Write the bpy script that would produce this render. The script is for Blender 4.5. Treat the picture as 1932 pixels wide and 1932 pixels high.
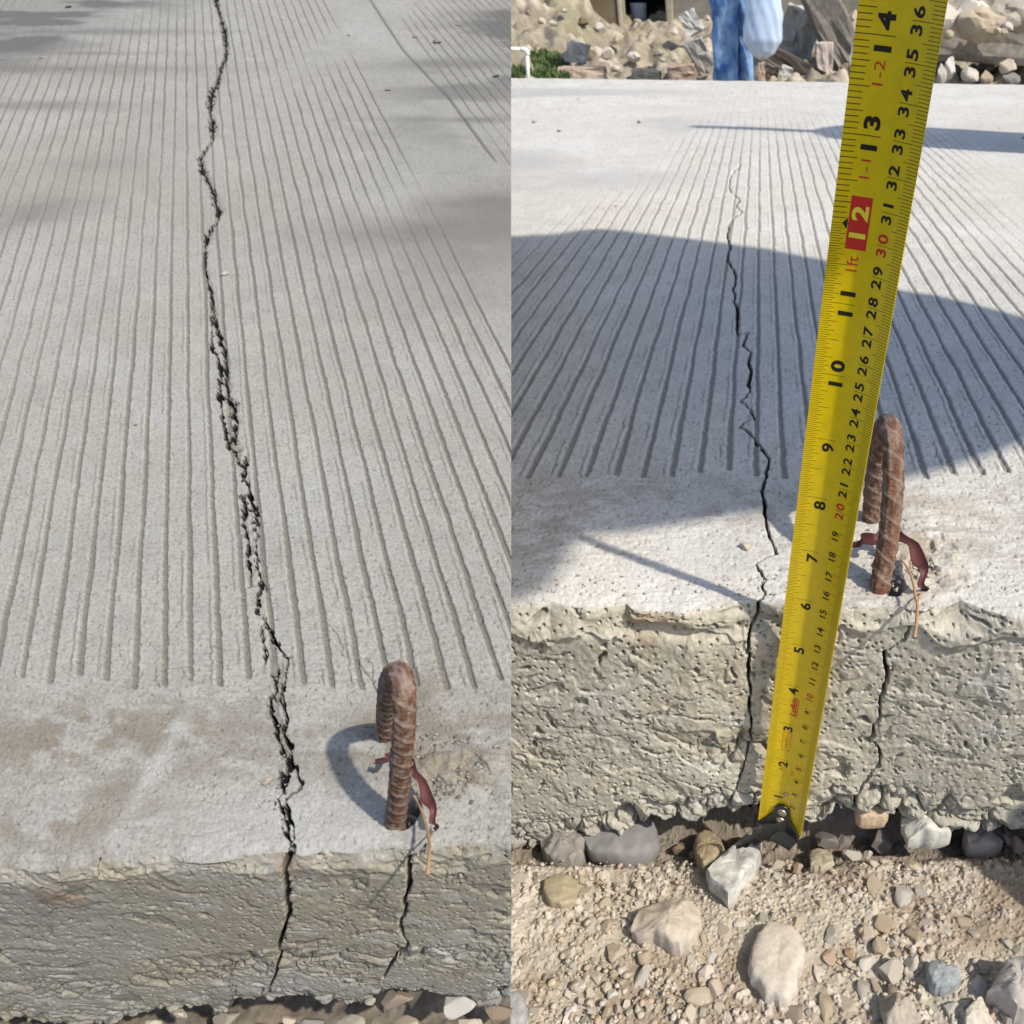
import bpy, bmesh, math, random
import numpy as np
from mathutils import Vector, Matrix, Euler
R = math.radians
for o in list(bpy.data.objects): bpy.data.objects.remove(o)
scene = bpy.context.scene
COL = scene.collection
# ------------------------------------------------------------------ camera
FP = 1630.0                       # focal length in units of a 1932 px wide picture
PITCH = R(30.8); HC = 0.214       # pitch, height above the road surface
cd = bpy.data.cameras.new('camera'); cam = bpy.data.objects.new('camera', cd); COL.objects.link(cam)
cam.location = (0, 0, HC); cam.rotation_euler = (R(90) - PITCH, 0, 0)
cd.sensor_width = 36; cd.lens = 36 * FP / 1932; cd.shift_x = (966 - 1448) / 1932
cd.clip_start = 0.01; cd.clip_end = 500
cd.dof.use_dof = True; cd.dof.focus_distance = 0.29; cd.dof.aperture_fstop = 48
scene.camera = cam
# ------------------------------------------------------------------ light
S = np.array([0.75, -0.5, 1.0])   # direction towards the sun
el = math.atan2(S[2], math.hypot(S[0], S[1])); rot = math.atan2(S[0], S[1])
w = bpy.data.worlds.new('World'); scene.world = w; w.use_nodes = True
nt = w.node_tree; bgn = nt.nodes['Background']
sky = nt.nodes.new('ShaderNodeTexSky'); sky.sky_type = 'NISHITA'; sky.sun_disc = False
sky.sun_elevation = el; sky.sun_rotation = rot; sky.air_density = 1.0; sky.dust_density = 1.5
nt.links.new(sky.outputs[0], bgn.inputs[0]); bgn.inputs[1].default_value = 0.15
sd = bpy.data.lights.new('sun', 'SUN'); sd.energy = 3.7; sd.angle = R(1.1); sd.color = (1, 0.925, 0.80)
so = bpy.data.objects.new('sun', sd); COL.objects.link(so)
so.rotation_euler = Vector(S).to_track_quat('Z', 'Y').to_euler(); so.location = Vector(S) * 5
scene.view_settings.view_transform = 'Standard'; scene.view_settings.look = 'None'
scene.view_settings.exposure = 0.38; scene.view_settings.gamma = 1
# ------------------------------------------------------------------ helpers
cp, sp_ = math.cos(PITCH), math.sin(PITCH)
def ray(x, y):
    u = (np.asarray(x, float) - 1448) / FP; v = (np.asarray(y, float) - 966) / FP
    return np.stack(np.broadcast_arrays(u, cp - v * sp_, -sp_ - v * cp), -1)
def on_z(x, y, z=0.0):            # point of the road plane (or height z) seen at x, y
    r = ray(x, y); t = (z - HC) / r[..., 2]
    return np.array([0, 0, HC]) + r * t[..., None]
def on_y(x, y, Y):
    r = ray(x, y); t = Y / r[..., 1]
    return np.array([0, 0, HC]) + r * t[..., None]
# second slab: a ramp rising away, frame (X, F, H) -> world
K = 0.5; TILT = R(11.5); P2 = PITCH + TILT; c2, s2 = math.cos(P2), math.sin(P2); HL = 0.370 * K
FV = np.array([0, math.cos(TILT), math.sin(TILT)]); NV = np.array([0, -math.sin(TILT), math.cos(TILT)])
def L2W(X, F, H):
    X, F, H = np.broadcast_arrays(X, F, H)
    return np.array([0, 0, HC]) + X[..., None] * np.array([1., 0, 0]) + F[..., None] * FV + (H - HL)[..., None] * NV
def L_plane(x, y, H=0.0):
    u = (np.asarray(x, float) - 1448) / FP; v = (np.asarray(y, float) - 966) / FP
    t = (HL - H) / (s2 + v * c2); return u * t, t * (c2 - v * s2)
def L_atF(x, y, F):
    u = (x - 1448) / FP; v = (y - 966) / FP; t = F / (c2 - v * s2)
    return u * t, F, HL - t * (s2 + v * c2)
rng = np.random.default_rng(7); random.seed(7)
def h01(ix, iy, s=0):
    n = (ix.astype(np.int64) * 374761393 + iy.astype(np.int64) * 668265263 + s * 1442695041) & 0xffffffff
    n = ((n ^ (n >> 13)) * 1274126177) & 0xffffffff
    n = ((n ^ (n >> 15)) * 2246822519) & 0xffffffff
    return ((n ^ (n >> 16)) & 0xffffff) / float(0xffffff)
def vn(x, y, s=0):
    x0 = np.floor(x); y0 = np.floor(y); fx = x - x0; fy = y - y0
    fx = fx * fx * (3 - 2 * fx); fy = fy * fy * (3 - 2 * fy)
    a = h01(x0, y0, s); b = h01(x0 + 1, y0, s); c = h01(x0, y0 + 1, s); d = h01(x0 + 1, y0 + 1, s)
    return (a + (b - a) * fx) * (1 - fy) + (c + (d - c) * fx) * fy
def fbm(x, y, s=0, o=4, g=0.5):
    r = 0; a = 1; t = 0
    for i in range(o):
        r = r + a * vn(x * 2**i + 17.3 * i, y * 2**i - 9.1 * i, s + i); t += a; a *= g
    return r / t
def worley(x, y, s=0, jit=0.95):
    x0 = np.floor(x); y0 = np.floor(y); f1 = np.full(x.shape, 9.0); f2 = f1.copy(); idv = np.zeros(x.shape)
    for dx in (-1, 0, 1):
        for dy in (-1, 0, 1):
            cx = x0 + dx; cy = y0 + dy
            px = cx + 0.5 + jit * (h01(cx, cy, s) - 0.5); py = cy + 0.5 + jit * (h01(cx, cy, s + 5) - 0.5)
            d = np.hypot(x - px, y - py); m = d < f1
            f2 = np.where(m, f1, np.minimum(f2, d)); idv = np.where(m, h01(cx, cy, s + 11), idv); f1 = np.where(m, d, f1)
    return f1, f2, idv
def sstep(a, b, x):
    t = np.clip((x - a) / (b - a), 0, 1); return t * t * (3 - 2 * t)
def polyd(px, py, pts, wd):
    """distance minus varying half width; pts (n,2), wd (n)"""
    best = np.full(px.shape, 9.0)
    for i in range(len(pts) - 1):
        a = pts[i]; b = pts[i + 1]; d = b - a; L2 = max(d @ d, 1e-14)
        pad = max(wd[i], wd[i+1]) * 4 + 0.001
        m = (px > min(a[0], b[0]) - pad) & (px < max(a[0], b[0]) + pad) & (py > min(a[1], b[1]) - pad) & (py < max(a[1], b[1]) + pad)
        if not m.any(): continue
        t = np.clip(((px[m] - a[0]) * d[0] + (py[m] - a[1]) * d[1]) / L2, 0, 1)
        dd = np.hypot(px[m] - a[0] - t * d[0], py[m] - a[1] - t * d[1]) / (wd[i] + (wd[i + 1] - wd[i]) * t)
        best[m] = np.minimum(best[m], dd)
    return best
def tag(o, label=None, cat=None, group=None, kind=None):
    if label: o['label'] = label
    if cat: o['category'] = cat
    if group: o['group'] = group
    if kind: o['kind'] = kind
    return o
def link(name, me, mat=None, parent=None):
    o = bpy.data.objects.new(name, me); COL.objects.link(o)
    if mat is not None and me is not None: me.materials.append(mat)
    if parent is not None: o.parent = parent
    return o
def empty(name, loc=(0, 0, 0)):
    o = bpy.data.objects.new(name, None); COL.objects.link(o); o.location = loc; o.empty_display_size = 0.01; return o
def grid_mesh(name, V, colr=None, smooth=True, mask=None):
    """V (r,c,3) -> quad mesh"""
    r, c, _ = V.shape; me = bpy.data.meshes.new(name)
    i = np.arange(r * c).reshape(r, c)
    q = np.stack([i[:-1, :-1], i[:-1, 1:], i[1:, 1:], i[1:, :-1]], -1).reshape(-1, 4)
    n = len(q); me.vertices.add(r * c); me.vertices.foreach_set('co', V.reshape(-1).astype(np.float32))
    me.loops.add(n * 4); me.loops.foreach_set('vertex_index', q.reshape(-1).astype(np.int32))
    me.polygons.add(n); me.polygons.foreach_set('loop_start', np.arange(0, n * 4, 4, dtype=np.int32))
    me.polygons.foreach_set('loop_total', np.full(n, 4, np.int32))
    me.polygons.foreach_set('use_smooth', np.full(n, smooth))
    me.update()
    if colr is not None:
        at = me.attributes.new('tint', 'FLOAT_COLOR', 'POINT')
        c4 = np.ones((r * c, 4), np.float32); c4[:, :3] = np.clip(colr.reshape(-1, 3), 0.004, 0.95); at.data.foreach_set('color', c4.reshape(-1))
    return me
def mix(a, b, t):
    return a + (np.asarray(b, float) - a) * np.asarray(t)[..., None]
# ------------------------------------------------------------------ materials
def nodes(name):
    m = bpy.data.materials.new(name); m.use_nodes = True; t = m.node_tree; b = t.nodes['Principled BSDF']
    b.inputs['Roughness'].default_value = 0.9; b.inputs['Specular IOR Level'].default_value = 0.25
    return m, t, b
def mat_tint(name, scale, amp=0.25, bump=0.3, dist=0.0004, rough=0.92, base=None, spots=0.0):
    """mineral surface: base colour from the mesh's own tint (or a colour) with fine grain"""
    m, t, b = nodes(name); N = t.nodes.new; L = t.links.new
    tc = N('ShaderNodeTexCoord'); n1 = N('ShaderNodeTexNoise'); n1.inputs['Scale'].default_value = scale; n1.inputs['Detail'].default_value = 6; n1.inputs['Roughness'].default_value = 0.75
    L(tc.outputs['Object'], n1.inputs['Vector'])
    mr = N('ShaderNodeMapRange'); mr.inputs[1].default_value = 0.3; mr.inputs[2].default_value = 0.7; mr.inputs[3].default_value = 1 - amp; mr.inputs[4].default_value = 1 + amp
    L(n1.outputs['Fac'], mr.inputs[0])
    mx = N('ShaderNodeVectorMath'); mx.operation = 'SCALE'
    if base is None:
        at = N('ShaderNodeAttribute'); at.attribute_name = 'tint'; L(at.outputs['Color'], mx.inputs[0])
    else:
        oi = N('ShaderNodeObjectInfo'); hs = N('ShaderNodeHueSaturation'); hs.inputs['Color'].default_value = (*base, 1)
        vr = N('ShaderNodeMapRange'); vr.inputs[3].default_value = 0.78; vr.inputs[4].default_value = 1.2; L(oi.outputs['Random'], vr.inputs[0]); L(vr.outputs[0], hs.inputs['Value'])
        sr = N('ShaderNodeMapRange'); sr.inputs[3].default_value = 1.3; sr.inputs[4].default_value = 0.6; L(oi.outputs['Random'], sr.inputs[0]); L(sr.outputs[0], hs.inputs['Saturation'])
        L(hs.outputs[0], mx.inputs[0])
    L(mr.outputs[0], mx.inputs['Scale']); L(mx.outputs[0], b.inputs['Base Color'])
    b.inputs['Roughness'].default_value = rough
    bp = N('ShaderNodeBump'); bp.inputs['Strength'].default_value = bump; bp.inputs['Distance'].default_value = dist
    n2 = N('ShaderNodeTexNoise'); n2.inputs['Scale'].default_value = scale * 0.6; n2.inputs['Detail'].default_value = 8; n2.inputs['Roughness'].default_value = 0.7
    L(tc.outputs['Object'], n2.inputs['Vector']); L(n2.outputs['Fac'], bp.inputs['Height']); L(bp.outputs[0], b.inputs['Normal'])
    return m
def mat_flat(name, col, rough=0.6, metal=0.0, spec=0.3):
    m, t, b = nodes(name); N = t.nodes.new; L = t.links.new
    n1 = N('ShaderNodeTexNoise'); n1.inputs['Scale'].default_value = 300; tc = N('ShaderNodeTexCoord'); L(tc.outputs['Object'], n1.inputs['Vector'])
    mr = N('ShaderNodeMapRange'); mr.inputs[3].default_value = 0.85; mr.inputs[4].default_value = 1.12; L(n1.outputs['Fac'], mr.inputs[0])
    mx = N('ShaderNodeVectorMath'); mx.operation = 'SCALE'; mx.inputs[0].default_value = col; L(mr.outputs[0], mx.inputs['Scale']); L(mx.outputs[0], b.inputs['Base Color'])
    b.inputs['Roughness'].default_value = rough; b.inputs['Metallic'].default_value = metal; b.inputs['Specular IOR Level'].default_value = spec
    return m
M_conc = mat_tint('concrete', 900, 0.22, 0.35, 0.0004)
M_conc2 = mat_tint('concrete_grey', 1500, 0.27, 0.35, 0.0002)
M_soil = mat_tint('dry_soil', 700, 0.26, 0.35, 0.0005)
M_rub = mat_tint('rubble_soil', 14, 0.3, 0.6, 0.03)
# ------------------------------------------------------------------ crack paths (picture points on the road plane)
def poly(s): return [tuple(map(float, a.split(','))) for a in s.split()]
LC1 = poly('413,-30,2 406,0,2 412,20,1.5 424,60,2.5 428,100,2 414,130,2 410,150,2.5 400,170,3 398,195,3.5 396,212,1.5 403,240,3.5 402,262,1.5 385,283,2 379,300,2 384,320,2.5 392,345,2 403,365,2.5 406,385,2.5 415,398,3 411,415,1 398,428,2.5 392,445,3 384,470,1.5 386,500,2 390,520,2 397,548,1.5 399,575,2.5 404,598,2 412,633,3 421,658,3 426,695,3.5 424,720,4 430,733,3.5 426,748,3 440,763,5 437,783,5 447,795,2.5 441,828,3 443,848,4 450,873,2 460,884,3 463,860,2.5')
LC1b = poly('463,862,2 462,888,5 460,908,4 470,920,4 474,945,5 480,966,5 482,985,4 482,1003,3 484,1040,2 485,1070,3 492,1095,4 496,1113,5 486,1126,3 485,1150,5 490,1160,2 505,1180,3.5 515,1203,4 533,1231,4 543,1243,4 539,1266,4 535,1298,4 534,1328,4 542,1356,4 535,1386,3 549,1406,3.5 546,1428,5 543,1449,8 537,1475,7 533,1494,5 524,1506,3 531,1521,5 536,1535,3 540,1549,7 543,1575,4 549,1584,2 545,1594,3 540,1612,4 538,1625,5')
LC2 = poly('385,470,2 388,510,2.5 391,540,2 398,560,1 397,590,1.5 400,615,1.5 399,658,2.5 406,668,2 412,678,3 416,700,4 415,735,4 418,765,5 416,772,2 420,793,5 424,805,2 430,828,4 433,850,4')
LC3 = poly('457,935,2.5 461,968,4 459,985,2 462,1008,4 468,1015,1 468,1043,5 466,1055,1 472,1073,6 472,1090,2 471,1106,3')
LC4 = poly('524,1258,5 520,1286,5 522,1300,1.5 510,1316,6 512,1341,6 520,1368,5 528,1404,2 538,1424,4')
LC5 = poly('555,1440,2 563,1456,2.5 568,1479,2.5 563,1488,2 550,1496,2 538,1511,3 543,1531,2.5 550,1554,3 556,1579,3 548,1590,2')
LC6 = poly('500,1165,2 493,1180,2.5 496,1210,2 500,1240,3 501,1250,1')
LF = poly('615,1176,.8 635,1193,1.2 640,1205,1 647,1218,1.2 643,1236,1.2 668,1243,1.2 688,1263,1.4 700,1283,1.6 717,1313,2 724,1335,2')
LF2 = poly('688,1240,.7 702,1250,.9 705,1268,.9 702,1280,.7')
LJ = poly('690,-30,2 698,0,2.2 760,95,2.2 850,190,2.5 915,280,2.5 936,305,1')
RC1 = poly('1400,310,.8 1384,325,.8 1378,335,1 1376,352,1.2 1379,362,1 1388,370,1.2 1396,377,1.6 1388,390,1.5 1401,400,1.6 1386,410,1.4 1376,422,2 1372,445,2.2 1374,458,2 1380,466,2 1374,478,2 1373,490,2 1381,505,2.5 1388,518,2.6 1388,535,2.6 1382,545,2.4 1388,558,2.8 1384,568,2.5 1391,578,3.5 1391,600,3.5 1390,622,3 1394,632,1 1411,627,2.5 1402,653,3.2 1416,663,2.4 1412,683,3.6 1417,698,4 1412,727,4.5 1416,734,1.2 1408,748,2.8 1398,756,3 1416,772,2.6 1423,788,3.4 1405,794,1.8 1396,805,3 1413,815,3 1426,833,3.2 1441,853,3.6 1450,868,3 1446,886,4 1444,905,4 1438,930,4 1443,948,4 1441,966,3.2 1447,991,3 1450,1010,3.5 1458,1022,2.5 1466,1043,2.5 1448,1050,1.2 1428,1060,1.5 1433,1073,3 1441,1093,3.4 1437,1108,2.6 1444,1118,2 1432,1130,3 1431,1140,4')
RFC1 = poly('1431,1128,4 1428,1166,4.5 1422,1185,4 1416,1198,3.5 1411,1216,3 1413,1240,3.4 1411,1261,3.6 1412,1291,3 1415,1316,2.6 1414,1340,3 1418,1366,3.4 1414,1401,2.6 1410,1430,1.6 1403,1454,2.4 1391,1476,2 1386,1494,2.2 1376,1514,2.2 1368,1530,3')
RFC2 = poly('1719,1178,3.5 1712,1193,4 1701,1211,3 1682,1224,1 1669,1231,4.5 1671,1253,4.5 1673,1275,5 1671,1295,5 1664,1321,3 1661,1346,2.6 1664,1352,3 1649,1371,3.4 1646,1391,5 1634,1403,5 1648,1404,3 1661,1413,3 1660,1430,3.2 1661,1446,3 1650,1455,3 1644,1459,3.4 1635,1475,3.4 1626,1484,3.4 1620,1497,3.2 1614,1509,3.2 1611,1525,5')
LFC1 = poly('545,1606,4 540,1619,4 533,1646,5 535,1674,7 537,1700,7 539,1731,7 534,1756,4 531,1768,2 525,1778,5 520,1799,5 523,1816,2.5 520,1830,3 515,1849,3 505,1874,2.5 500,1890,2')
LFC1b = poly('535,1756,2 533,1785,2 541,1791,1')
LFC2 = poly('803,1614,3 796,1628,4 787,1641,3.5 775,1648,1 762,1651,3.5 759,1660,5 763,1674,5 765,1694,6 758,1714,3.4 755,1734,4 759,1741,4 749,1761,3.6 748,1774,5 757,1788,2 760,1796,3 762,1811,3 752,1817,1.2 745,1819,3 738,1830,2 733,1839,4 725,1852,2.4 718,1863,3')
LIPL = poly('-40,1634 0,1634 30,1634 75,1646 120,1641 150,1634 185,1631 190,1614 212,1619 250,1624 287,1614 322,1611 345,1626 385,1629 425,1624 475,1609 545,1601 568,1614 603,1609 623,1604 658,1609 698,1601 753,1596 803,1604 833,1594 873,1585 883,1589 933,1590 966,1606')
LIPR = poly('900,1141 966,1141 1016,1131 1038,1128 1066,1138 1106,1144 1141,1136 1181,1133 1191,1146 1211,1151 1248,1151 1291,1156 1303,1151 1336,1141 1371,1138 1391,1128 1431,1128 1450,1134 1500,1144 1586,1146 1661,1141 1699,1146 1744,1153 1774,1138 1809,1131 1839,1141 1894,1161 1932,1163 2000,1163')
BOTR = poly('900,1598 966,1597 1008,1599 1016,1584 1056,1594 1060,1576 1086,1569 1131,1559 1141,1549 1156,1554 1178,1532 1211,1544 1243,1532 1266,1552 1296,1556 1310,1529 1411,1527 1449,1520 1520,1542 1560,1555 1580,1552 1592,1537 1610,1531 1680,1532 1684,1522 1712,1537 1775,1542 1804,1582 1834,1559 1859,1554 1884,1572 1916,1564 1932,1564 2000,1564')
BOTL = poly('-40,1926 0,1924 40,1924 50,1935 170,1940 310,1906 345,1907 355,1905 383,1894 410,1919 430,1909 440,1892 483,1890 558,1884 603,1889 680,1897 703,1882 718,1869 780,1871 796,1864 820,1874 883,1879 908,1894 918,1906 933,1899 966,1876')
LC1 = [(a + (2.5 * math.sin(b * .31) if b < 560 else 0), b, c * (1.55 if b < 560 else 1.1)) for a, b, c in LC1]
def Lxy(P):  return np.array([L_plane(a, b) for a, b, c in P]).reshape(-1, 2), np.array([c * L_plane(a, b)[1] / (L_plane(a, b)[1] * c2 + HL * s2) * 0 + c * (L_plane(a, b)[1] * c2 + HL * s2) / FP for a, b, c in P])
def Rxy(P):
    q = np.array([on_z(a, b) for a, b, c in P]); Z = q[:, 1] * cp + HC * sp_
    return q[:, :2], np.array([c[2] for c in P]) * Z / FP
def crack_field(x, y, paths, wob, s, wm=0.8):
    wx = x + (fbm(x / wob, y / wob, s, 3) - 0.5) * wob * 0.5; wy = y + (fbm(x / wob, y / wob, s + 9, 3) - 0.5) * wob * 0.5
    d = np.full(x.shape, 9.0)
    for p, wd in paths: d = np.minimum(d, polyd(wx, wy, p, wd * wm))
    return d
# ------------------------------------------------------------------ road top relief shared by both slabs (lengths in units u of real scale)
def top_relief(X, F, u, q, sp, Fend, Zd, fade, smooth_zone, seed):
    """returns height (m) and tint;  u scales all lengths; q groove coordinate (m)"""
    x = X / u; y = F / u                                     # real metres
    lod = np.clip(0.45 / (Zd / u), 0.0, 1)
    gi = np.round(q / sp); wob = (vn(gi * 3.7, y * 22, seed) - 0.5) * 0.0014 + (vn(gi * 5.1, y * 260, seed + 1) - 0.5) * 0.0006 + (vn(gi * 9.1, y * 900, seed + 31) - 0.5) * 0.0006
    dd = (q - gi * sp) / u + wob
    hw = (0.00165 + 0.0003 * np.exp(-((y - Fend) / 0.12) ** 2)) * (0.78 + 0.5 * vn(gi * 2.3, y * 28, seed + 2) + 0.3 * (vn(gi * 4.3 + dd * 300, y * 420, seed + 3) - 0.5))
    e = Fend + (h01(gi, gi * 0, seed) - 0.5) * 0.010
    on = sstep(e - 0.0015, e + 0.002, y + 0.3 * dd) * fade
    g = sstep(0, 1, np.clip((hw - np.abs(dd)) / (hw * 0.55), 0, 1)) * on
    br = np.exp(-((dd + hw + 0.0010) / 0.0009) ** 2) + 0.8 * np.exp(-((dd - hw - 0.0009) / 0.0008) ** 2)
    burr = br * (0.25 + 0.9 * sstep(0.4, 0.75, vn(gi * 7.7 + 3, y * 120, seed + 4))) * on
    hgt = -0.0016 * g * lod ** 0.3 * (0.85 + 0.3 * vn(x * 900, y * 900, seed + 5)) + 0.00030 * burr
    ln = np.exp(-((dd + hw + 0.0026) / 0.0005) ** 2) * on * sstep(0.45, 0.6, vn(gi * 9.1, y * 40, seed + 21)) * lod   # thin drag line beside the groove
    hgt -= 0.0008 * ln * sstep(0.3, 0.6, vn(gi * 1.1, y * 300, seed + 22))
    # transverse wrinkles of the dragged paste, broad float marks, grit, pits
    wr = fbm(x * 130, y * 520, seed + 6, 3) - 0.5
    rough = sstep(0.42, 0.62, fbm(x * 14, y * 14, seed + 7, 3))
    hgt += wr * (0.00030 + 0.0009 * rough) * lod ** 2
    hgt += (fbm(x * 600, y * 600, seed + 8, 3) - 0.5) * 0.00060 * lod ** 2
    hgt += (fbm(x * 25, y * 25, seed + 9, 3) - 0.5) * 0.0022
    f1, f2, idv = worley(x * 150, y * 150, seed + 10)
    pit = (1 - sstep(0.05, 0.17, f1)) * (idv > 0.66); hgt -= pit * 0.0011 * lod
    f1b, f2b, idb = worley(x * 420, y * 420, seed + 15)
    pit2 = (1 - sstep(0.1, 0.3, f1b)) * (idb > 0.72); hgt -= pit2 * 0.0005 * lod
    # tint
    n = fbm(x * 11, y * 11, seed + 11, 5); n2 = fbm(x * 60, y * 60, seed + 12, 4); n3 = fbm(x * 4.5, y * 4.5, seed + 13, 4)
    base = np.array([0.492, 0.482, 0.452])
    c = np.ones(x.shape + (3,)) * base
    c = c * (0.84 + 0.20 * n2 + 0.14 * n)[..., None]
    c = mix(c, [0.44, 0.385, 0.335], 0.22 * sstep(0.54, 0.75, n3))           # reddish dust
    c = mix(c, [0.56, 0.56, 0.56], 0.5 * sstep(0.55, 0.75, fbm(x * 9, y * 7, seed + 14, 4)))
    c = mix(c, [0.34, 0.31, 0.275], 0.62 * sstep(0.48, 0.62, 0.5 * fbm(x * 22, y * 28, seed + 16, 4) + 0.5 * fbm(x * 120, y * 190, seed + 17, 4)) * smooth_zone)
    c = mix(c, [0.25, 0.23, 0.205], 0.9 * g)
    c = mix(c, [0.60, 0.585, 0.56], 0.2 * np.clip(burr, 0, 1))
    c = mix(c, [0.25, 0.23, 0.21], 0.6 * np.clip(pit + 0.7 * pit2, 0, 1)); c = mix(c, [0.24, 0.22, 0.20], 0.8 * ln)
    # dark grit caught in the texture
    c = mix(c, [0.27, 0.25, 0.23], 0.35 * sstep(0.62, 0.8, vn(x * 700, y * 700, seed + 18)) * lod)
    return hgt, c, g
def face_relief(x, d, T, seed):
    """x along the face, d depth below the top (real metres), T thickness here; outward relief and tint"""
    t = d / T; wx = x + (fbm(x * 45, d * 45, seed + 20, 3) - 0.5) * 0.03; wd = d + (fbm(x * 45 + 9, d * 45, seed + 21, 3) - 0.5) * 0.022
    r = (fbm(x * 16, d * 16, seed, 3) - 0.5) * 0.003
    r += (fbm(x * 110, d * 100, seed + 1, 4) - 0.5) * 0.0009
    gz_ = fbm(wx * 60 + 3, wd * 74, seed + 2, 4); gm = sstep(0.45, 0.70, fbm(x * 10, d * 12, seed + 3, 3))
    gouge = sstep(0.675, 0.70, gz_); r -= gouge * (0.0008 + 0.0035 * gm)
    flake = sstep(0.58, 0.59, fbm(wx * 30, wd * 34, seed + 14, 3)) * sstep(.45, .6, fbm(x * 15, d * 15, seed + 15, 2)); r += flake * 0.0006
    gz2 = fbm(wx * 190, wd * 190, seed + 12, 3); g2 = sstep(0.68, 0.74, gz2); r -= g2 * 0.0009
    r += (fbm(x * 520, d * 420, seed + 4, 3) - 0.5) * 0.0008
    f1, f2, idv = worley(wx * 60, wd * 62, seed + 5); h1, h2, idw = worley(wx * 130, wd * 130, seed + 25)
    sel = (idv > 0.5); f1 = np.where(sel, f1, h1); f2 = np.where(sel, f2, h2); sc = np.where(sel, 1.0, 0.6)
    band = sstep(0.86, 0.97, t + 0.6 * (fbm(x * 14, d * 9, seed + 6, 3) - 0.5)) + 0.7 * sstep(0.60, 0.63, fbm(wx * 9, wd * 26, seed + 7, 3)) * sstep(0.5, 0.62, t) * (1 - sstep(0.72, 0.82, t))
    band = np.clip(band, 0, 1)
    lump = (0.5 - f1) * 0.008 * (0.4 + idv) * sc; hole = (1 - sstep(0.0, 0.16, f2 - f1)) * 0.004 * sc
    r += band * (lump - hole + (fbm(x * 240, d * 240, seed + 26, 3) - 0.5) * 0.0035 - .0015)
    ph, _, pid = worley(x * 320, d * 300, seed + 8); holes = (1 - sstep(0.10, 0.26, ph)) * (pid > 0.7); r -= holes * 0.0020
    pb_, _, pid2 = worley(wx * 110, wd * 140, seed + 38); hol2 = (1 - sstep(0.10, 0.2, pb_)) * (pid2 > 0.8); r -= hol2 * 0.003
    und = sstep(.46, .56, fbm(x * 22, x * 0, seed + 30, 3)) * np.exp(-((d - 0.009 - .006 * fbm(x * 60, x * 0, seed + 31, 3)) / 0.0045) ** 2); r -= und * 0.004
    c = np.ones(x.shape + (3,)) * np.array([0.42, 0.395, 0.33])
    c = c * (0.84 + 0.32 * fbm(x * 30, d * 40, seed + 9, 5))[..., None]
    c = mix(c, [0.40, 0.355, 0.265], 0.75 * sstep(0.47, 0.66, fbm(x * 7, d * 9, seed + 10, 4)))
    c = mix(c, [0.37, 0.36, 0.335], 0.5 * sstep(0.5, 0.66, fbm(x * 8 + 5, d * 8, seed + 16, 4)))
    c = mix(c, [0.50, 0.49, 0.455], 0.45 * sstep(0.58, 0.75, fbm(x * 40, d * 70, seed + 11, 3)))
    c = c * (1 - .16 * band)[..., None]; c = mix(c, [0.16, 0.14, 0.11], .6 * band * sstep(.25, .9, hole / .004)); c = c * (0.86 + 0.28 * vn(x * 900, d * 900, seed + 40))[..., None]; c = mix(c, [0.17, 0.15, 0.125], 0.6 * np.clip(gouge * 0.6 + holes + hol2 + 0.5 * g2, 0, 1))
    c = mix(c, [0.26, 0.15, 0.08], 0.45 * sstep(0.62, 0.74, fbm(x * 22, d * 24, seed + 13, 4)) * sstep(0.35, 0.1, t))
    return r, c
def interp(P, xs): P = np.array(P); return np.interp(xs, P[:, 0], P[:, 1])
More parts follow.
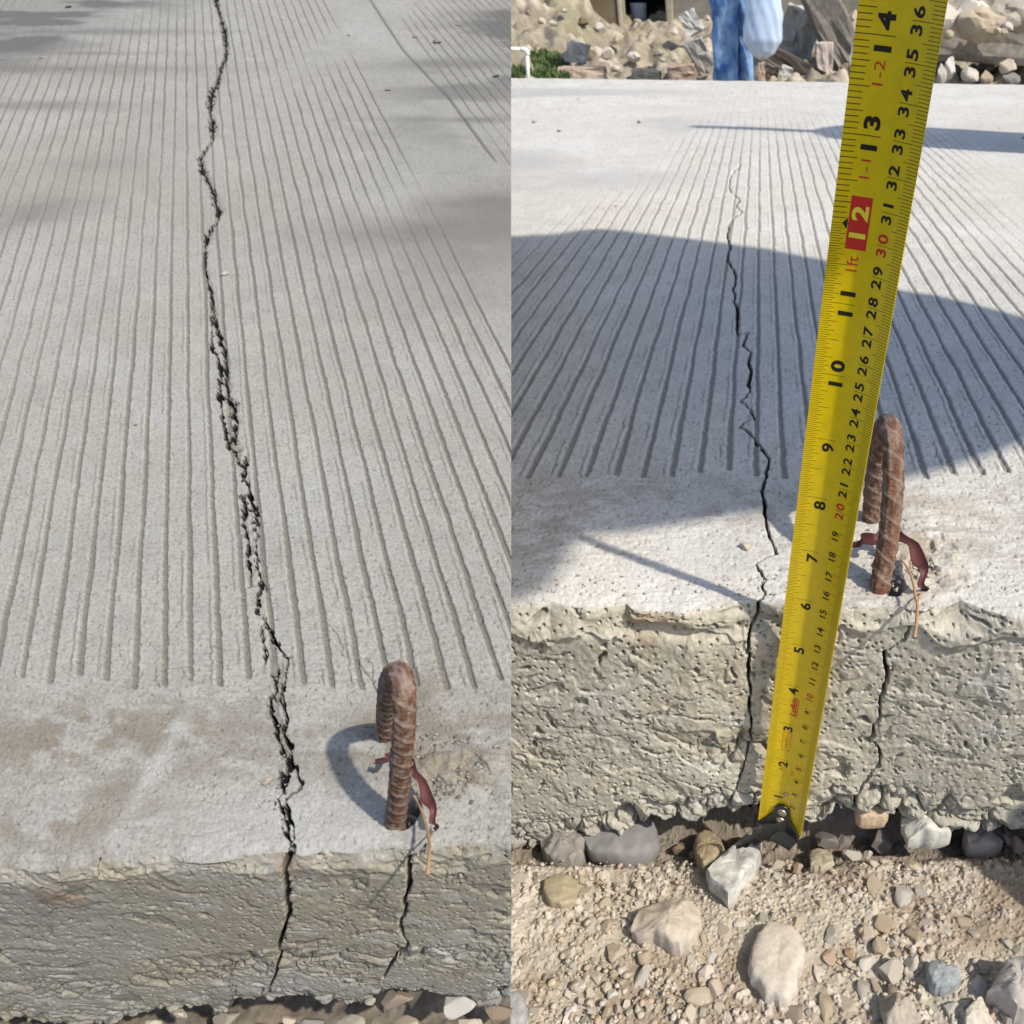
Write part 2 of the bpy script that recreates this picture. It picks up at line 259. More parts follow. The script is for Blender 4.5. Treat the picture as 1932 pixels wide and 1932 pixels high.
# ================================================================== RIGHT: road slab
def build_right():
    cx = np.concatenate([[-6000, -3000, -1200], np.linspace(-200, 835, 60), np.linspace(845, 2055, 665), np.linspace(2070, 3000, 70), [3600, 5000, 9000]])
    ux = (cx - 1448) / FP; nc = len(cx)
    Ye = 0.2805                                     # face plane
    ylip = interp(LIPR, cx); Ye_ = on_z(cx, interp([(-6000, 1150), (900, 1150), (1200, 1153), (1300, 1157), (1431, 1147), (1600, 1152), (1700, 1154), (1932, 1168), (9000, 1168)], cx))[:, 1]
    # top rows
    yf = interp([(900, 147), (966, 147), (1932, 160), (2000, 160)], cx)
    nr = 520; rr = np.linspace(0, 1, nr) ** 0.93
    YP = yf[None] + rr[:, None] * (ylip - yf)[None]
    v = (YP - 966) / FP; den = sp_ + v * cp; Zt = HC / den; F = Zt * (cp - v * sp_); X = ux[None] * Zt
    # chip rows and face rows
    xl = X[-1]; Fl = F[-1]
    chip = 0.002 + 0.010 * fbm(xl * 60, xl * 0, 31, 3) + 1.2 * np.maximum(Fl - Ye_, 0)
    bot = interp(BOTR, cx); tb = (bot - 966) / FP; mb = (sp_ + tb * cp) / (cp - tb * sp_); UC = 0.12; thick = (Ye_ * mb - HC) / (1 - UC * mb)
    n2 = 30; n3 = 245; n4 = 8
    t2 = np.linspace(0, 1, n2 + 1)[1:, None]
    Fc = Fl + (Ye_ - Fl) * np.clip(t2 * (1.15 + 1.6 * (fbm(xl * 90 + 0 * t2, t2 * 2.2 + xl * 30, 33, 4) - .5)) + .1 * t2 ** 3, 0, 1); Dc = chip * t2 ** 1.1
    Z3 = np.linspace(0, 1, n3 + 1)[1:, None]; D3 = chip + (thick - chip) * Z3; F3 = Ye_ + UC * D3
    t4 = np.linspace(0, 1, n4 + 1)[1:, None]; D4 = thick - 0.012 * t4 + 0 * thick; F4 = Ye_ + UC * thick + 0.09 * t4 + 0 * thick
    Xs = np.concatenate([X, xl + 0 * Fc, xl + 0 * D3, xl + 0 * D4])
    Fs = np.concatenate([F, Fc, F3, F4]); Ds = np.concatenate([0 * F, Dc, D3, D4])
    Z = Fs * cp + (HC + Ds) * sp_
    sp = 0.01478; q = Xs - on_z(1373.5, 888)[0] + 0.0063 * (Fs - 0.4)
    nzw = fbm(Xs * 6, Fs * 2.2, 77, 3) - 0.5; wear = 1 - 0.95 * sstep(0.62, 0.95, Fs) * (1 - sstep(-0.24, -0.12, Xs + 0.25 * nzw)); wear *= 1 - 0.9 * sstep(0.7, 0.9, Fs) * sstep(0.22, 0.34, Xs + 0.25 * nzw)
    wear *= 1 - sstep(1.4, 2.1, Fs) * 0.85
    szone = 1 - sstep(0.37, 0.42, Fs)
    H, C, g = top_relief(Xs, Fs, 1.0, q, sp, 0.398, Z, wear, szone, 100)
    fx, fc = face_relief(Xs, Ds, np.maximum(thick, 0.05)[None] + 0 * Ds, 300)
    n1 = nr; wt = np.zeros(Fs.shape); wt[:n1] = 1.0; wt[n1:n1 + n2] = (1 - t2) ** 3; wf = np.zeros(Fs.shape); wf[n1:n1 + n2] = np.minimum(1, t2 * 5); wf[n1 + n2:] = 1
    wf[n1 + n2 + n3:] = 0
    wt[:n1] *= 1; lipn = np.exp(-((Fs[:n1] - Fl) / 0.006))
    H[:n1] -= lipn * 0.0025 * fbm(Xs[:n1] * 160, Fs[:n1] * 160, 41, 3)
    C[:n1] = mix(C[:n1], [0.56, 0.555, 0.54], 0.6 * (1 - sstep(0.30, 0.325, Fs[:n1])) * sstep(0.35, 0.55, fbm(Xs[:n1] * 20, Fs[:n1] * 20, 43, 3)))
    # broken lumpy mortar to the right of the rebar loop and the socket at its foot
    p = on_z(1735, 1055); q2 = np.hypot((Xs - p[0]) / 0.022, (Fs - p[1]) / 0.03); lz = (1 - sstep(0.5, 1.2, q2)) * (wt > 0.99)
    f1, f2, idv = worley(Xs * 220, Fs * 220, 51); H += lz * (0.004 * (fbm(Xs * 170, Fs * 170, 55, 4) - .45) + 0.002 * sstep(.5, .56, fbm(Xs * 90, Fs * 90, 56, 3)))
    C = mix(C, [0.34, 0.28, 0.21], 0.6 * lz * sstep(0.3, 0.6, fbm(Xs * 90, Fs * 90, 52, 3)))
    p = on_z(1684, 1100); hz = (1 - sstep(0.4, 1.0, np.hypot((Xs - p[0]) / 0.0055, (Fs - p[1]) / 0.010))) * (wt > 0.99); H -= hz * 0.009; C = mix(C, [0.12, 0.10, 0.085], 0.8 * hz)
    p = on_z(1700, 960); st = np.exp(-((Xs - p[0]) / 0.04) ** 2 - ((Fs - p[1]) / 0.02) ** 2) * (wt > 0.5); C = mix(C, [0.36, 0.31, 0.25], 0.75 * st * sstep(0.35, 0.6, fbm(Xs * 50, Fs * 60, 53, 4)))
    # cracks
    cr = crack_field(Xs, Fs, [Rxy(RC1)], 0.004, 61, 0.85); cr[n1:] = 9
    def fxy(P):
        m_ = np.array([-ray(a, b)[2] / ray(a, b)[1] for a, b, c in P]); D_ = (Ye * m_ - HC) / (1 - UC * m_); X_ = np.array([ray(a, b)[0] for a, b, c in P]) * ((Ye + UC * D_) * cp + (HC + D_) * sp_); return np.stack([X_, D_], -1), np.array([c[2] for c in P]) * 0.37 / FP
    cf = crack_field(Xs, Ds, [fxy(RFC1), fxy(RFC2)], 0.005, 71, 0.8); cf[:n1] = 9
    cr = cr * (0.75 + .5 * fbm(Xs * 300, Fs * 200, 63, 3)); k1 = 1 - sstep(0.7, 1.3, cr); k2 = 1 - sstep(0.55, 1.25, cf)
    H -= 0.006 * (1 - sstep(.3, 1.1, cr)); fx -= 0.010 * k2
    C = np.where((wf > 0.5)[..., None], fc, C); C = mix(C, [0.010, 0.009, 0.008], 0.97 * np.maximum(k1, k2))  # near-black painted into the cracks for their deep shade
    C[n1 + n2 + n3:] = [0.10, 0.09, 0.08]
    C[:n1] = C[:n1] * np.array([1.0, 0.99, 0.965])
    worn = sstep(0.5, 0.75, fbm(Xs * 1.7, Fs * 3.2, 88, 4)) * sstep(0.7, 1.0, Fs) * (1 - sstep(-0.1, 0.25, Xs + 0.1 * Fs)); C = mix(C, [0.33, 0.325, 0.32], 0.6 * worn)
    V = np.stack([Xs, Fs - fx * wf, -Ds + H * wt], -1)
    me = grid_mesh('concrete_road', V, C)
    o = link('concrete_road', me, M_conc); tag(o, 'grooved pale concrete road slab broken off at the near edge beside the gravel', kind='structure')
    return o
build_right()
# ================================================================== LEFT: ramp slab
def build_left():
    cx = np.concatenate([[-900, -500, -200], np.linspace(-30, 964.5, 545)]); ux = (cx - 1448) / FP; nc = len(cx)
    ylip = interp(LIPL, cx); nr = 870; rr = np.linspace(0, 1, nr) ** 0.96
    YP = -45 + rr[:, None] * (ylip + 45)[None]; v = (YP - 966) / FP; t = HL / (s2 + v * c2); F = t * (c2 - v * s2)
    Fe = L_plane(964, 1640)[1]; Fe_c = L_plane(cx, interp([(-900, 1652), (0, 1650), (100, 1652), (200, 1640), (300, 1632), (500, 1630), (760, 1617), (966, 1610)], cx))[1]
    n2 = 26; n3 = 190; n4 = 6
    Fl = F[-1]; xl = ux * t[-1]
    chip = K * (0.002 + 0.010 * fbm(xl / K * 60, xl * 0, 131, 3)) + 1.1 * np.maximum(Fl - Fe_c, 0)
    vb = (interp(BOTL, cx) - 966) / FP; Fq = Fe_c; thick = Fq * (s2 + vb * c2) / (c2 - vb * s2) - HL
    t2 = np.linspace(0, 1, n2 + 1)[1:, None]; Fc = Fl + (Fq - Fl) * np.clip(t2 * (1.15 + 1.6 * (fbm(xl / K * 90 + 0 * t2, t2 * 2.2 + xl / K * 30, 133, 4) - .5)) + .1 * t2 ** 3, 0, 1); Dc = chip * t2 ** 1.1
    Z3 = np.linspace(0, 1, n3 + 1)[1:, None]; D3 = chip + (thick - chip) * Z3; F3 = Fq + 0 * D3
    t4 = np.linspace(0, 1, n4 + 1)[1:, None]; D4 = thick - 0.004 * t4; F4 = Fq + 0.05 * t4
    Fs = np.concatenate([F, Fc, F3, F4]); Ds = np.concatenate([0 * F, Dc, D3, D4]); Z = Fs * c2 + (HL + Ds) * s2
    Xs = ux[None] * Z
    tg = 1103 / FP / math.hypot(1, (966 + 517) / FP)    # slant of the grooves
    x0, f0 = L_plane(360, 1286); tg *= 1.0
    u0 = (345 - 1448) / FP; v0 = (-517 - 966) / FP; gx, gf = u0, c2 - v0 * s2; tg = -gx / gf
    q = (Xs - x0) + tg * (Fs - f0); sp = 0.01478 * K
    Fend = L_plane(500, 1287)[1] / K
    # worn patches where the grooves fade
    xr = (Xs + tg * (Fs - f0)) / K; fr = Fs / K
    def blob(px, py, rx, ry): X_, F_ = L_plane(px, py); return np.exp(-(((Xs - X_) / K) / rx) ** 2 - (((Fs - F_) / K) / ry) ** 2)
    wear = 1 - np.clip(1.3 * blob(40, 60, 0.16, 0.38) + 1.1 * blob(40, 640, 0.07, 0.2) * 0.6 + 1.1 * blob(860, 330, 0.07, 0.18) + 1.5 * blob(700, 40, 0.05, 0.35) + 0.6 * blob(160, 330, 0.12, 0.10), 0, 1) * (0.55 + 0.45 * sstep(0.3, 0.6, fbm(xr * 9, fr * 5, 177, 3)))
    qn = xr - (L_plane(640, 60)[0] + tg * (L_plane(640, 60)[1] - f0)) / K; wear *= 1 - sstep(0.0, 0.015, qn) * (1 - sstep(0.10, 0.12, qn)) * sstep(0.55, 0.6, fr)
    szone = 1 - sstep(Fend - 0.02, Fend + 0.02, fr)
    H, C, g = top_relief(xr * K, Fs, K, q, sp, Fend, Z, np.clip(wear, 0.0, 1), szone, 500)
    fx, fc = face_relief(Xs / K, Ds / K, np.maximum(thick / K, 0.05)[None] + 0 * Ds, 700)
    H = H * K; fx = fx * K * 0.72
    n1 = nr; wt = np.zeros(Fs.shape); wt[:n1] = 1.0; wt[n1:n1 + n2] = (1 - t2) ** 3; wf = np.zeros(Fs.shape); wf[n1:n1 + n2] = np.minimum(1, t2 * 5); wf[n1 + n2:n1 + n2 + n3] = 1
    H[:n1] -= np.exp(-((Fs[:n1] - Fl) / (0.006 * K))) * 0.0025 * K * fbm(Xs[:n1] * 320, Fs[:n1] * 320, 141, 3)
    # stains seen in the photograph
    mot = 0.45 + 1.1 * sstep(.38, .62, fbm(xr * 7, fr * 16, 183, 5)); C = mix(C, [0.20, 0.195, 0.19], np.clip(0.85 * mot * np.clip(1.5 * blob(10, 40, 0.19, 0.50), 0, 1), 0, 1)); C = mix(C, [0.21, 0.205, 0.20], np.clip(.85 * mot * blob(975, 60, 0.12, 0.42), 0, 1)); C = mix(C, [0.30, 0.285, 0.27], np.clip(.6 * mot * (blob(930, 420, .08, .16) + blob(20, 420, .06, .2)), 0, 1))
    bars = 0
    for (a, b, rx, ry) in ((880, 225, .12, .012), (860, 120, .10, .03), (60, 130, .25, .025), (150, 60, .2, .02), (120, 100, .14, .01), (60, 200, .12, .02), (820, 440, .1, .04), (930, 380, .06, .03)): bars = bars + blob(a, b, rx, ry)
    C = mix(C, [0.25, 0.24, 0.23], 0.75 * np.clip(bars * (0.5 + fbm(xr * 30, fr * 60, 181, 3)), 0, 1))
    C = mix(C, [0.38, 0.325, 0.29], 0.28 * np.clip(blob(210, 350, .07, .05) + blob(60, 330, .1, .2) * 0.8 + blob(900, 480, .08, .12) * 0.7, 0, 1))
    for (a, b, rx, ry) in ((190, 1370, .03, .013), (290, 1400, .05, .016), (60, 1400, .05, .02), (230, 1500, .018, .01), (790, 1310, .012, .02), (830, 1390, .04, .016), (700, 1400, .03, .02), (320, 1555, .04, .012), (110, 1560, .05, .01)):
        C = mix(C, [0.31, 0.27, 0.225], 0.8 * blob(a, b, rx, ry) * sstep(0.40, 0.56, fbm(xr * 75, fr * 110, 191, 5)) * (wt > .5))
    wh = blob(300, 1440, .004, .03) + blob(450, 1560, .05, .02) + blob(620, 1580, .04, .02); C = mix(C, [0.60, 0.595, 0.59], 0.6 * np.clip(wh, 0, 1) * (wt > .5))
    a, b = L_plane(850, 1455); qd = np.hypot((Xs - a) / K / 0.026, (Fs - b) / K / 0.016); lz = (1 - sstep(0.5, 1.2, qd)) * (wt > .99)
    f1, f2, idv = worley(xr * 200, fr * 200, 151); H += K * lz * (0.004 * (fbm(xr * 170, fr * 170, 155, 4) - .45) + 0.002 * sstep(.5, .56, fbm(xr * 90, fr * 90, 156, 3))); C = mix(C, [0.34, 0.28, 0.21], 0.7 * lz * sstep(0.3, 0.6, fbm(xr * 90, fr * 90, 152, 3)))
    a, b = L_plane(768, 1530); hz = (1 - sstep(0.4, 1.0, np.hypot((Xs - a) / K / 0.0065, (Fs - b) / K / 0.010))) * (wt > .99); H -= hz * 0.009 * K; C = mix(C, [0.12, 0.10, 0.085], 0.8 * hz)
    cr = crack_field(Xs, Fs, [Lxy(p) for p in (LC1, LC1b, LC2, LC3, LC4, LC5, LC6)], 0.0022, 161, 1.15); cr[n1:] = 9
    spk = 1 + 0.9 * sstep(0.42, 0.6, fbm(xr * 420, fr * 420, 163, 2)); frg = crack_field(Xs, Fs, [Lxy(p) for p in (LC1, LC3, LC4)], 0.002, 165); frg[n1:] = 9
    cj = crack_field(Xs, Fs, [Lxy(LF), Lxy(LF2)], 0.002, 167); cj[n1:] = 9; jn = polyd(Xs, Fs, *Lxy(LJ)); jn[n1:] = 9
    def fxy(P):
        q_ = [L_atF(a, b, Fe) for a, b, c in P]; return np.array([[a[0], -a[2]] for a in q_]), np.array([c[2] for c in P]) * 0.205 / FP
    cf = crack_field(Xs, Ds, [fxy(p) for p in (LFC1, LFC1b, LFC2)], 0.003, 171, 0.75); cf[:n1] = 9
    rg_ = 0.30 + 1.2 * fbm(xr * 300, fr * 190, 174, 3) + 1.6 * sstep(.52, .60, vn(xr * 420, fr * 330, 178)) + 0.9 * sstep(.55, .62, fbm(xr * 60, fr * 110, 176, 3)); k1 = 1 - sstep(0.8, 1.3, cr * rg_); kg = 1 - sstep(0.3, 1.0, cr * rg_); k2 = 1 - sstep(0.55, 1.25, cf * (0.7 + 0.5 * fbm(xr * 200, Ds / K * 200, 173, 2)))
    spall = (1 - sstep(1.5, 3.2, frg)) * (1 - k1); H += K * spall * (-0.0012 + 0.0016 * (fbm(xr * 350, fr * 350, 175, 2) - 0.4))
    kf = (1 - sstep(0.6, 1.6, cj)) * 0.7; kj = (1 - sstep(0.5, 1.6, jn)) * 0.8
    H -= K * (0.005 * kg + 0.0012 * kf + 0.002 * kj); fx -= K * 0.010 * k2
    C = np.where((wf > 0.5)[..., None], fc, C); C = mix(C, [0.33, 0.31, 0.28], 0.5 * spall)
    C = mix(C, [0.004, 0.004, 0.005], 1.0 * np.maximum(k1, k2)); C = mix(C, [0.12, 0.11, 0.10], kf); C = mix(C, [0.22, 0.21, 0.2], kj)  # main cracks tinted almost black in place of real shade inside
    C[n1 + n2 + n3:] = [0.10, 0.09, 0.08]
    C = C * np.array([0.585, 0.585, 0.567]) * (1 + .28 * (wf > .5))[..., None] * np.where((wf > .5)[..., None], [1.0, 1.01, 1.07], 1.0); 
    Fd = Fs - fx * wf; Hd = -Ds + H * wt
    Xs[:, -1] = ux[-1] * (Fd * c2 + (HL - Hd) * s2)[:, -1]
    V = L2W(Xs, Fd, Hd)
    # right side wall, set back under the edge
    side = V[:, -1].copy()
    w1 = side - 0.10 * NV * (wt[:, -1][:, None]) + np.array([-0.05, 0, 0]) + 0.02 * FV * (1 - wt[:, -1][:, None])
    V = np.concatenate([V, w1[:, None]], 1); C = np.concatenate([C, C[:, -1:] * 0.8], 1)
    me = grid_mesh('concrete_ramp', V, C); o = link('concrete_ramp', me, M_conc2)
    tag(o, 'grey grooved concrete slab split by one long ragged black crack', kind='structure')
build_left()
# ================================================================== RIGHT: soil in front of and under the slab
def gz(F): return np.interp(F, [0.0, 0.16, 0.20, 0.245, 0.272, 0.286, 0.296, 0.312, 0.335, 0.42], [-0.146, -0.147, -0.149, -0.153, -0.161, -0.166, -0.175, -0.177, -0.152, -0.148])
def ground_at(x, y):
    z = -0.155
    for _ in range(12): p = on_z(x, y, z); z = float(gz(p[1]))
    return p
def build_soil():
    cx = np.concatenate([[-3000, -800, 400], np.linspace(925, 1975, 600), [2400, 3400, 6000]]); ux = (cx - 1448) / FP
    yy = np.concatenate([[5200, 3800, 3000, 2500, 2200], np.linspace(2040, 1640, 230), np.linspace(1630, 1500, 50)])
    F0 = np.array([on_z(1448, y, -0.155)[1] for y in yy]); F0 = F0[:, None] + 0 * ux[None]; F0 = np.maximum(F0, 0.02)
    z0 = gz(F0 + 0.012 * (fbm(ux[None] * 9 + 0 * F0, F0 * 20, 811, 4) - 0.5) + 0.006 * np.exp(-((ux[None] - 0.02) / 0.12) ** 2)); Z = F0 * cp + (HC - z0) * sp_; X = ux[None] * Z
    h = (fbm(X * 16, F0 * 16, 800, 4) - 0.5) * 0.010 + (fbm(X * 120, F0 * 120, 801, 4) - 0.5) * 0.0035 + (fbm(X * 480, F0 * 480, 802, 3) - 0.5) * 0.0009
    f1, f2, idv = worley(X * 210 + 1.5 * (fbm(X * 60, F0 * 60, 803, 2)), F0 * 210, 804); peb = (idv > 0.35) * sstep(0.46, 0.30, f1) * sstep(0.35, 0.6, fbm(X * 30, F0 * 30, 805, 3)); h += peb * 0.0018
    f1b, f2b, idb = worley(X * 480, F0 * 480, 806); pb = (idb > 0.5) * sstep(0.45, 0.2, f1b); h += pb * 0.0009
    C = np.ones(X.shape + (3,)) * np.array([0.405, 0.365, 0.302])
    C = C * (0.76 + 0.44 * fbm(X * 40, F0 * 40, 807, 5))[..., None]
    C = mix(C, [0.27, 0.215, 0.155], 0.75 * sstep(0.50, 0.64, fbm(X * 24, F0 * 24, 808, 4)))
    C = mix(C, [0.50, 0.45, 0.40], 0.55 * sstep(0.5, 0.7, fbm(X * 14 + 7, F0 * 14, 809, 4)))
    tone = np.stack([0.42 + 0.14 * idv, 0.38 + 0.13 * idv, 0.31 + 0.15 * idv], -1); C = C + (tone - C) * (0.8 * peb)[..., None]
    C = mix(C, [0.12, 0.095, 0.072], 0.92 * sstep(0.280, 0.30, F0) * (0.6 + 0.4 * fbm(X * 60, F0 * 60, 810, 2)))  # soil in the gap darkened by tint to stand for shade under the slab
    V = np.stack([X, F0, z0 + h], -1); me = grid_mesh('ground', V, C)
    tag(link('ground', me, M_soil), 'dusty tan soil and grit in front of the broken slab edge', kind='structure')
    # soil under the left slab, its colour darkened in place of recess shade
    cx = np.concatenate([[-700], np.linspace(-30, 962, 250)]); ux = (cx - 1448) / FP; ff = np.concatenate([np.linspace(0.03, 0.12, 70), np.linspace(0.125, 0.2, 20)])[:, None] + 0 * ux[None]
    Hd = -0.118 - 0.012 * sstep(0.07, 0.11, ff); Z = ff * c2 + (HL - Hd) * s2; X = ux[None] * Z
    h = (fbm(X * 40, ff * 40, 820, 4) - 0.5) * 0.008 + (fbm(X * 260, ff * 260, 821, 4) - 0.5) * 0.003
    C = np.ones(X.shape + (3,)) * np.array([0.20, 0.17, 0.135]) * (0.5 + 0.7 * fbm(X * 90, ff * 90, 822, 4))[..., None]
    me = grid_mesh('ground', L2W(X, ff, Hd + h), C); tag(link('ground', me, M_soil), 'soil with shade painted into its colour below the underside of the left slab', kind='structure')
build_soil()
# ------------------------------------------------------------------ stones
RM = {}
def rock_mat(key, col, sc=350, amp=0.25):
    if key not in RM: RM[key] = mat_tint('stone_' + key, sc, amp, 0.5, 0.0006, 0.9, base=col)
    return RM[key]
PAL0 = {'buff': (0.46, 0.385, 0.29), 'tan': (0.40, 0.335, 0.255), 'grey': (0.31, 0.30, 0.285), 'blue_grey': (0.30, 0.32, 0.335), 'white': (0.52, 0.50, 0.46), 'rust': (0.42, 0.24, 0.13), 'brown': (0.20, 0.155, 0.115), 'dark': (0.15, 0.14, 0.135), 'pink': (0.45, 0.34, 0.27)}
DUST = np.array([0.42, 0.37, 0.30]); PAL = {k: tuple(np.array(v) * (0.4 if k not in ('dark', 'brown') else .85) + DUST * (0.6 if k not in ('dark', 'brown') else .15)) for k, v in PAL0.items()}
def rock_mesh(name, seed, ang=8, sub=3, rough=0.06):
    """unit stone: sphere cut by random planes, then roughened"""
    rg = np.random.default_rng(seed); bm = bmesh.new(); bmesh.ops.create_icosphere(bm, subdivisions=sub, radius=1)
    V = np.array([v.co[:] for v in bm.verts]); 
    for _ in range(ang):
        n = rg.normal(size=3); n /= np.linalg.norm(n); c = rg.uniform(0.45, 0.8); d = V @ n; m = d > c; V[m] -= np.outer(d[m] - c, n)
    V *= rg.uniform(.6, 1, 3)
    r = fbm(V[:, 0] * 2.3 + V[:, 2] * 1.7 + seed, V[:, 1] * 2.3 - V[:, 2] * 1.1 + 5, seed, 4) - 0.5; V *= (1 + rough * 4 * r)[:, None]
    V /= np.abs(V).max(0)
    for v, c in zip(bm.verts, V): v.co = c
    me = bpy.data.meshes.new(name); bm.to_mesh(me); bm.free()
    for p in me.polygons: p.use_smooth = True
    me.set_sharp_from_angle(angle=R(16))
    return me
rough_rocks = [rock_mesh('rubble_stone', 950 + i, 7, 3, 0.13) for i in range(6)]
rocks = [rock_mesh('pebble', 900 + i, [8, 11, 14, 9, 16, 12, 7, 13][i % 8], 3, 0.05) for i in range(16)]
def put_rock(name, me, mat, p, sx, sy, sz, rz=0, rx=0, ry=0, parent=None):
    me2 = me if (len(me.materials) and me.materials[0] == mat) else None
    o = bpy.data.objects.new(name, me); COL.objects.link(o)
    if len(me.materials) == 0: me.materials.append(mat)
    o.material_slots[0].link = 'OBJECT'; o.material_slots[0].material = mat
    o.location = p; o.scale = (sx, sy, sz); o.rotation_euler = (rx, ry, rz)
    return o
def outline_stone(name, pts, h, mat, place, seed, dome=0.6, zoff=0.0, label=None, cat='stone', tint=None, n=64, rough=0.13, flat=0.5):
    """stone from its footprint outline; place(x, y) -> world point on the surface it lies on, h height"""
    P = np.array([place(a, b) for a, b in pts]); c = P.mean(0); q = np.concatenate([P, P[:1]]); seg = np.linalg.norm(np.diff(q, axis=0), axis=1); L_ = np.concatenate([[0], np.cumsum(seg)])
    ts = np.linspace(0, L_[-1], n, endpoint=False); ring = np.stack([np.interp(ts, L_, q[:, k]) for k in range(3)], 1)
    ring = 0.84 * ring + 0.08 * np.roll(ring, 1, 0) + 0.08 * np.roll(ring, -1, 0)
    size = np.abs(ring - c).max(); rows = []; nx0 = fbm(ring[:, 0] / size * 5 + seed, ring[:, 1] / size * 5, seed, 4) - 0.5
    prof = [(0.72, -0.5), (0.98, -0.15), (1.0, 0.15), (1.0, 0.5), (0.97, 0.72), (0.93, .86), (0.86, .93), (0.76, 0.97), (0.64, 1), (0.5, 1.0), (0.36, 1), (0.22, 1.0), (0.08, 1.0)]
    rg = np.random.default_rng(seed); planes = [(rg.uniform(1.02, 1.3), math.cos(t) * rg.uniform(.3, 1.1) * (1.35 - flat), math.sin(t) * rg.uniform(.3, 1.1) * (1.2 - flat)) for t in rg.uniform(0, 6.28, 5)]
    for k, z in prof:
        r = c + (ring - c) * k
        r = r + (ring - c) * (nx0 * rough * 1.8 * k ** 4)[:, None]
        lx = (r - c)[:, 0] / size; ly = (r - c)[:, 1] / size
        cap = np.minimum.reduce([pa + pb * lx + pc * ly for pa, pb, pc in planes])
        hz = h * (np.minimum(z, cap) if z > 0 else z) + h * (0.30 * dome * (1.2 - flat) * (fbm(lx * 2.5, ly * 2.5 + seed, seed + 3, 4) - 0.5) + (0.30 - 0.24 * flat) * (fbm(lx * 6, ly * 6, seed + 5, 4) - .5)) * (z > 0.3)
        r = r + np.outer(hz + zoff, [0, 0, 1]); rows.append(r)
    V = np.array(rows); V = np.concatenate([V, V[:, :1]], 1); V = V - c
    top = np.repeat((np.array([0, 0, h + zoff]))[None, None], n + 1, 1); V = np.concatenate([V, V[-1:] * 0 + V[-1:].mean(1, keepdims=True)], 0)
    me = grid_mesh(name, V[:, ::-1], None, True); o = bpy.data.objects.new(name, me); COL.objects.link(o); me.materials.append(mat); o.location = c
    me.set_sharp_from_angle(angle=R(42))
    if label: tag(o, label, cat)
    return o
def g8(s, ox, oy): return [(ox + float(a.split(',')[0]) / 4, oy + float(a.split(',')[1]) / 4) for a in s.split()]
def gpl(z): return lambda a, b: on_z(a, b, z)
GP = lambda a, b: ground_at(a, b)
def big(*a, **k): return outline_stone(*a, **k)
big('flat_stone', g8('0,1240 110,1235 180,1270 240,1330 270,1400 275,1520 240,1590 220,1690 200,1760 150,1860 90,1840 0,1800 -60,1740 -120,1660 -150,1560 -140,1450 -100,1350 -50,1280', 1449, 1449), 0.011, rock_mat('buff', PAL['buff'], 500, 0.18), GP, 3, 0.25, 0, 'large flat buff stone lying on the gravel below the tape', flat=0.8)
big('rough_stone', g8('990,1110 1120,1070 1250,1060 1360,1090 1430,1150 1440,1230 1400,1320 1340,1400 1230,1430 1150,1390 1080,1340 980,1345 910,1300 930,1200', 966, 1449), 0.013, rock_mat('tan', PAL['buff'], 420, 0.22), GP, 5, 0.8, 0, 'big rounded lump of old mortar half buried in the gravel')
big('marble_shard', g8('1460,880 1600,760 1700,660 1790,580 1880,600 1885,720 1840,820 1770,900 1700,1000 1635,1095 1560,1020 1500,950', 966, 1449), 0.012, rock_mat('marble', (0.46, 0.46, 0.43), 120, 0.5), GP, 8, 0.7, 0.002, 'angular grey and white shard pointing to the foot of the tape', flat=0.55)
oy = lambda Y: (lambda a, b: on_y(a, b, Y))
big('slate', g8('450,480 560,470 700,460 860,420 980,410 1080,470 1125,560 1100,660 1000,730 850,750 720,735 620,700 540,600', 966, 1449), 0.010, rock_mat('slate', (0.27, 0.265, 0.265), 160, 0.2), gpl(-0.168), 11, 0.4, 0, 'smooth dark grey stone wedged like a leaf under the slab edge', flat=0.7)
big('dark_stone', g8('230,560 330,530 440,530 540,590 585,680 540,780 460,830 350,830 270,770 235,680', 966, 1449), 0.016, rock_mat('dgrey', (0.22, 0.205, 0.185), 160, 0.35), gpl(-0.176), 12, 0.9, 0, 'dark crusted stone left of the leaf-shaped grey stone under the slab')
big('orange_stone', g8('650,290 760,300 860,330 915,345 890,430 800,440 680,440 655,380', 1449, 1449), 0.008, rock_mat('orange', (0.40, 0.27, 0.14), 420, 0.35), gpl(-0.146), 14, 0.5, 0, 'orange-brown stone stuck to the underside of the slab right of the tape', flat=0.8)
big('white_lump', g8('1000,400 1100,380 1220,400 1300,440 1380,560 1290,575 1215,580 1150,560 1050,580 1010,500', 1449, 1449), 0.012, rock_mat('lump', (0.50, 0.49, 0.44), 300, 0.3), gpl(-0.154), 15, 1.2, 0, 'pale knobbly mortar lump hanging under the slab edge')
big('brown_slab_stone', g8('1450,560 1550,480 1680,490 1790,540 1760,620 1700,670 1600,700 1500,670', 1449, 1449), 0.012, rock_mat('brn', (0.25, 0.21, 0.175), 200, 0.25), gpl(-0.170), 16, 0.4, 0, 'flat brown stone jutting from under the right end of the slab')
big('blue_grey_stone', g8('1195,1530 1270,1510 1340,1560 1420,1570 1450,1650 1400,1710 1290,1740 1220,1700 1185,1620', 1449, 1449), 0.009, rock_mat('bluegrey', (0.33, 0.35, 0.365), 300, 0.35), GP, 17, 0.4, 0, 'blue-grey rounded stone with a dark rim near the lower right corner', flat=0.75)
big('corner_rock', g8('1640,1780 1700,1660 1790,1570 1932,1560 2080,1600 2100,1800 2020,1930 1850,1960 1760,1850', 1449, 1449), 0.018, rock_mat('corner', (0.40, 0.37, 0.35), 200, 0.3), GP, 18, 0.8, 0, 'large angular grey rock cut by the lower right corner')
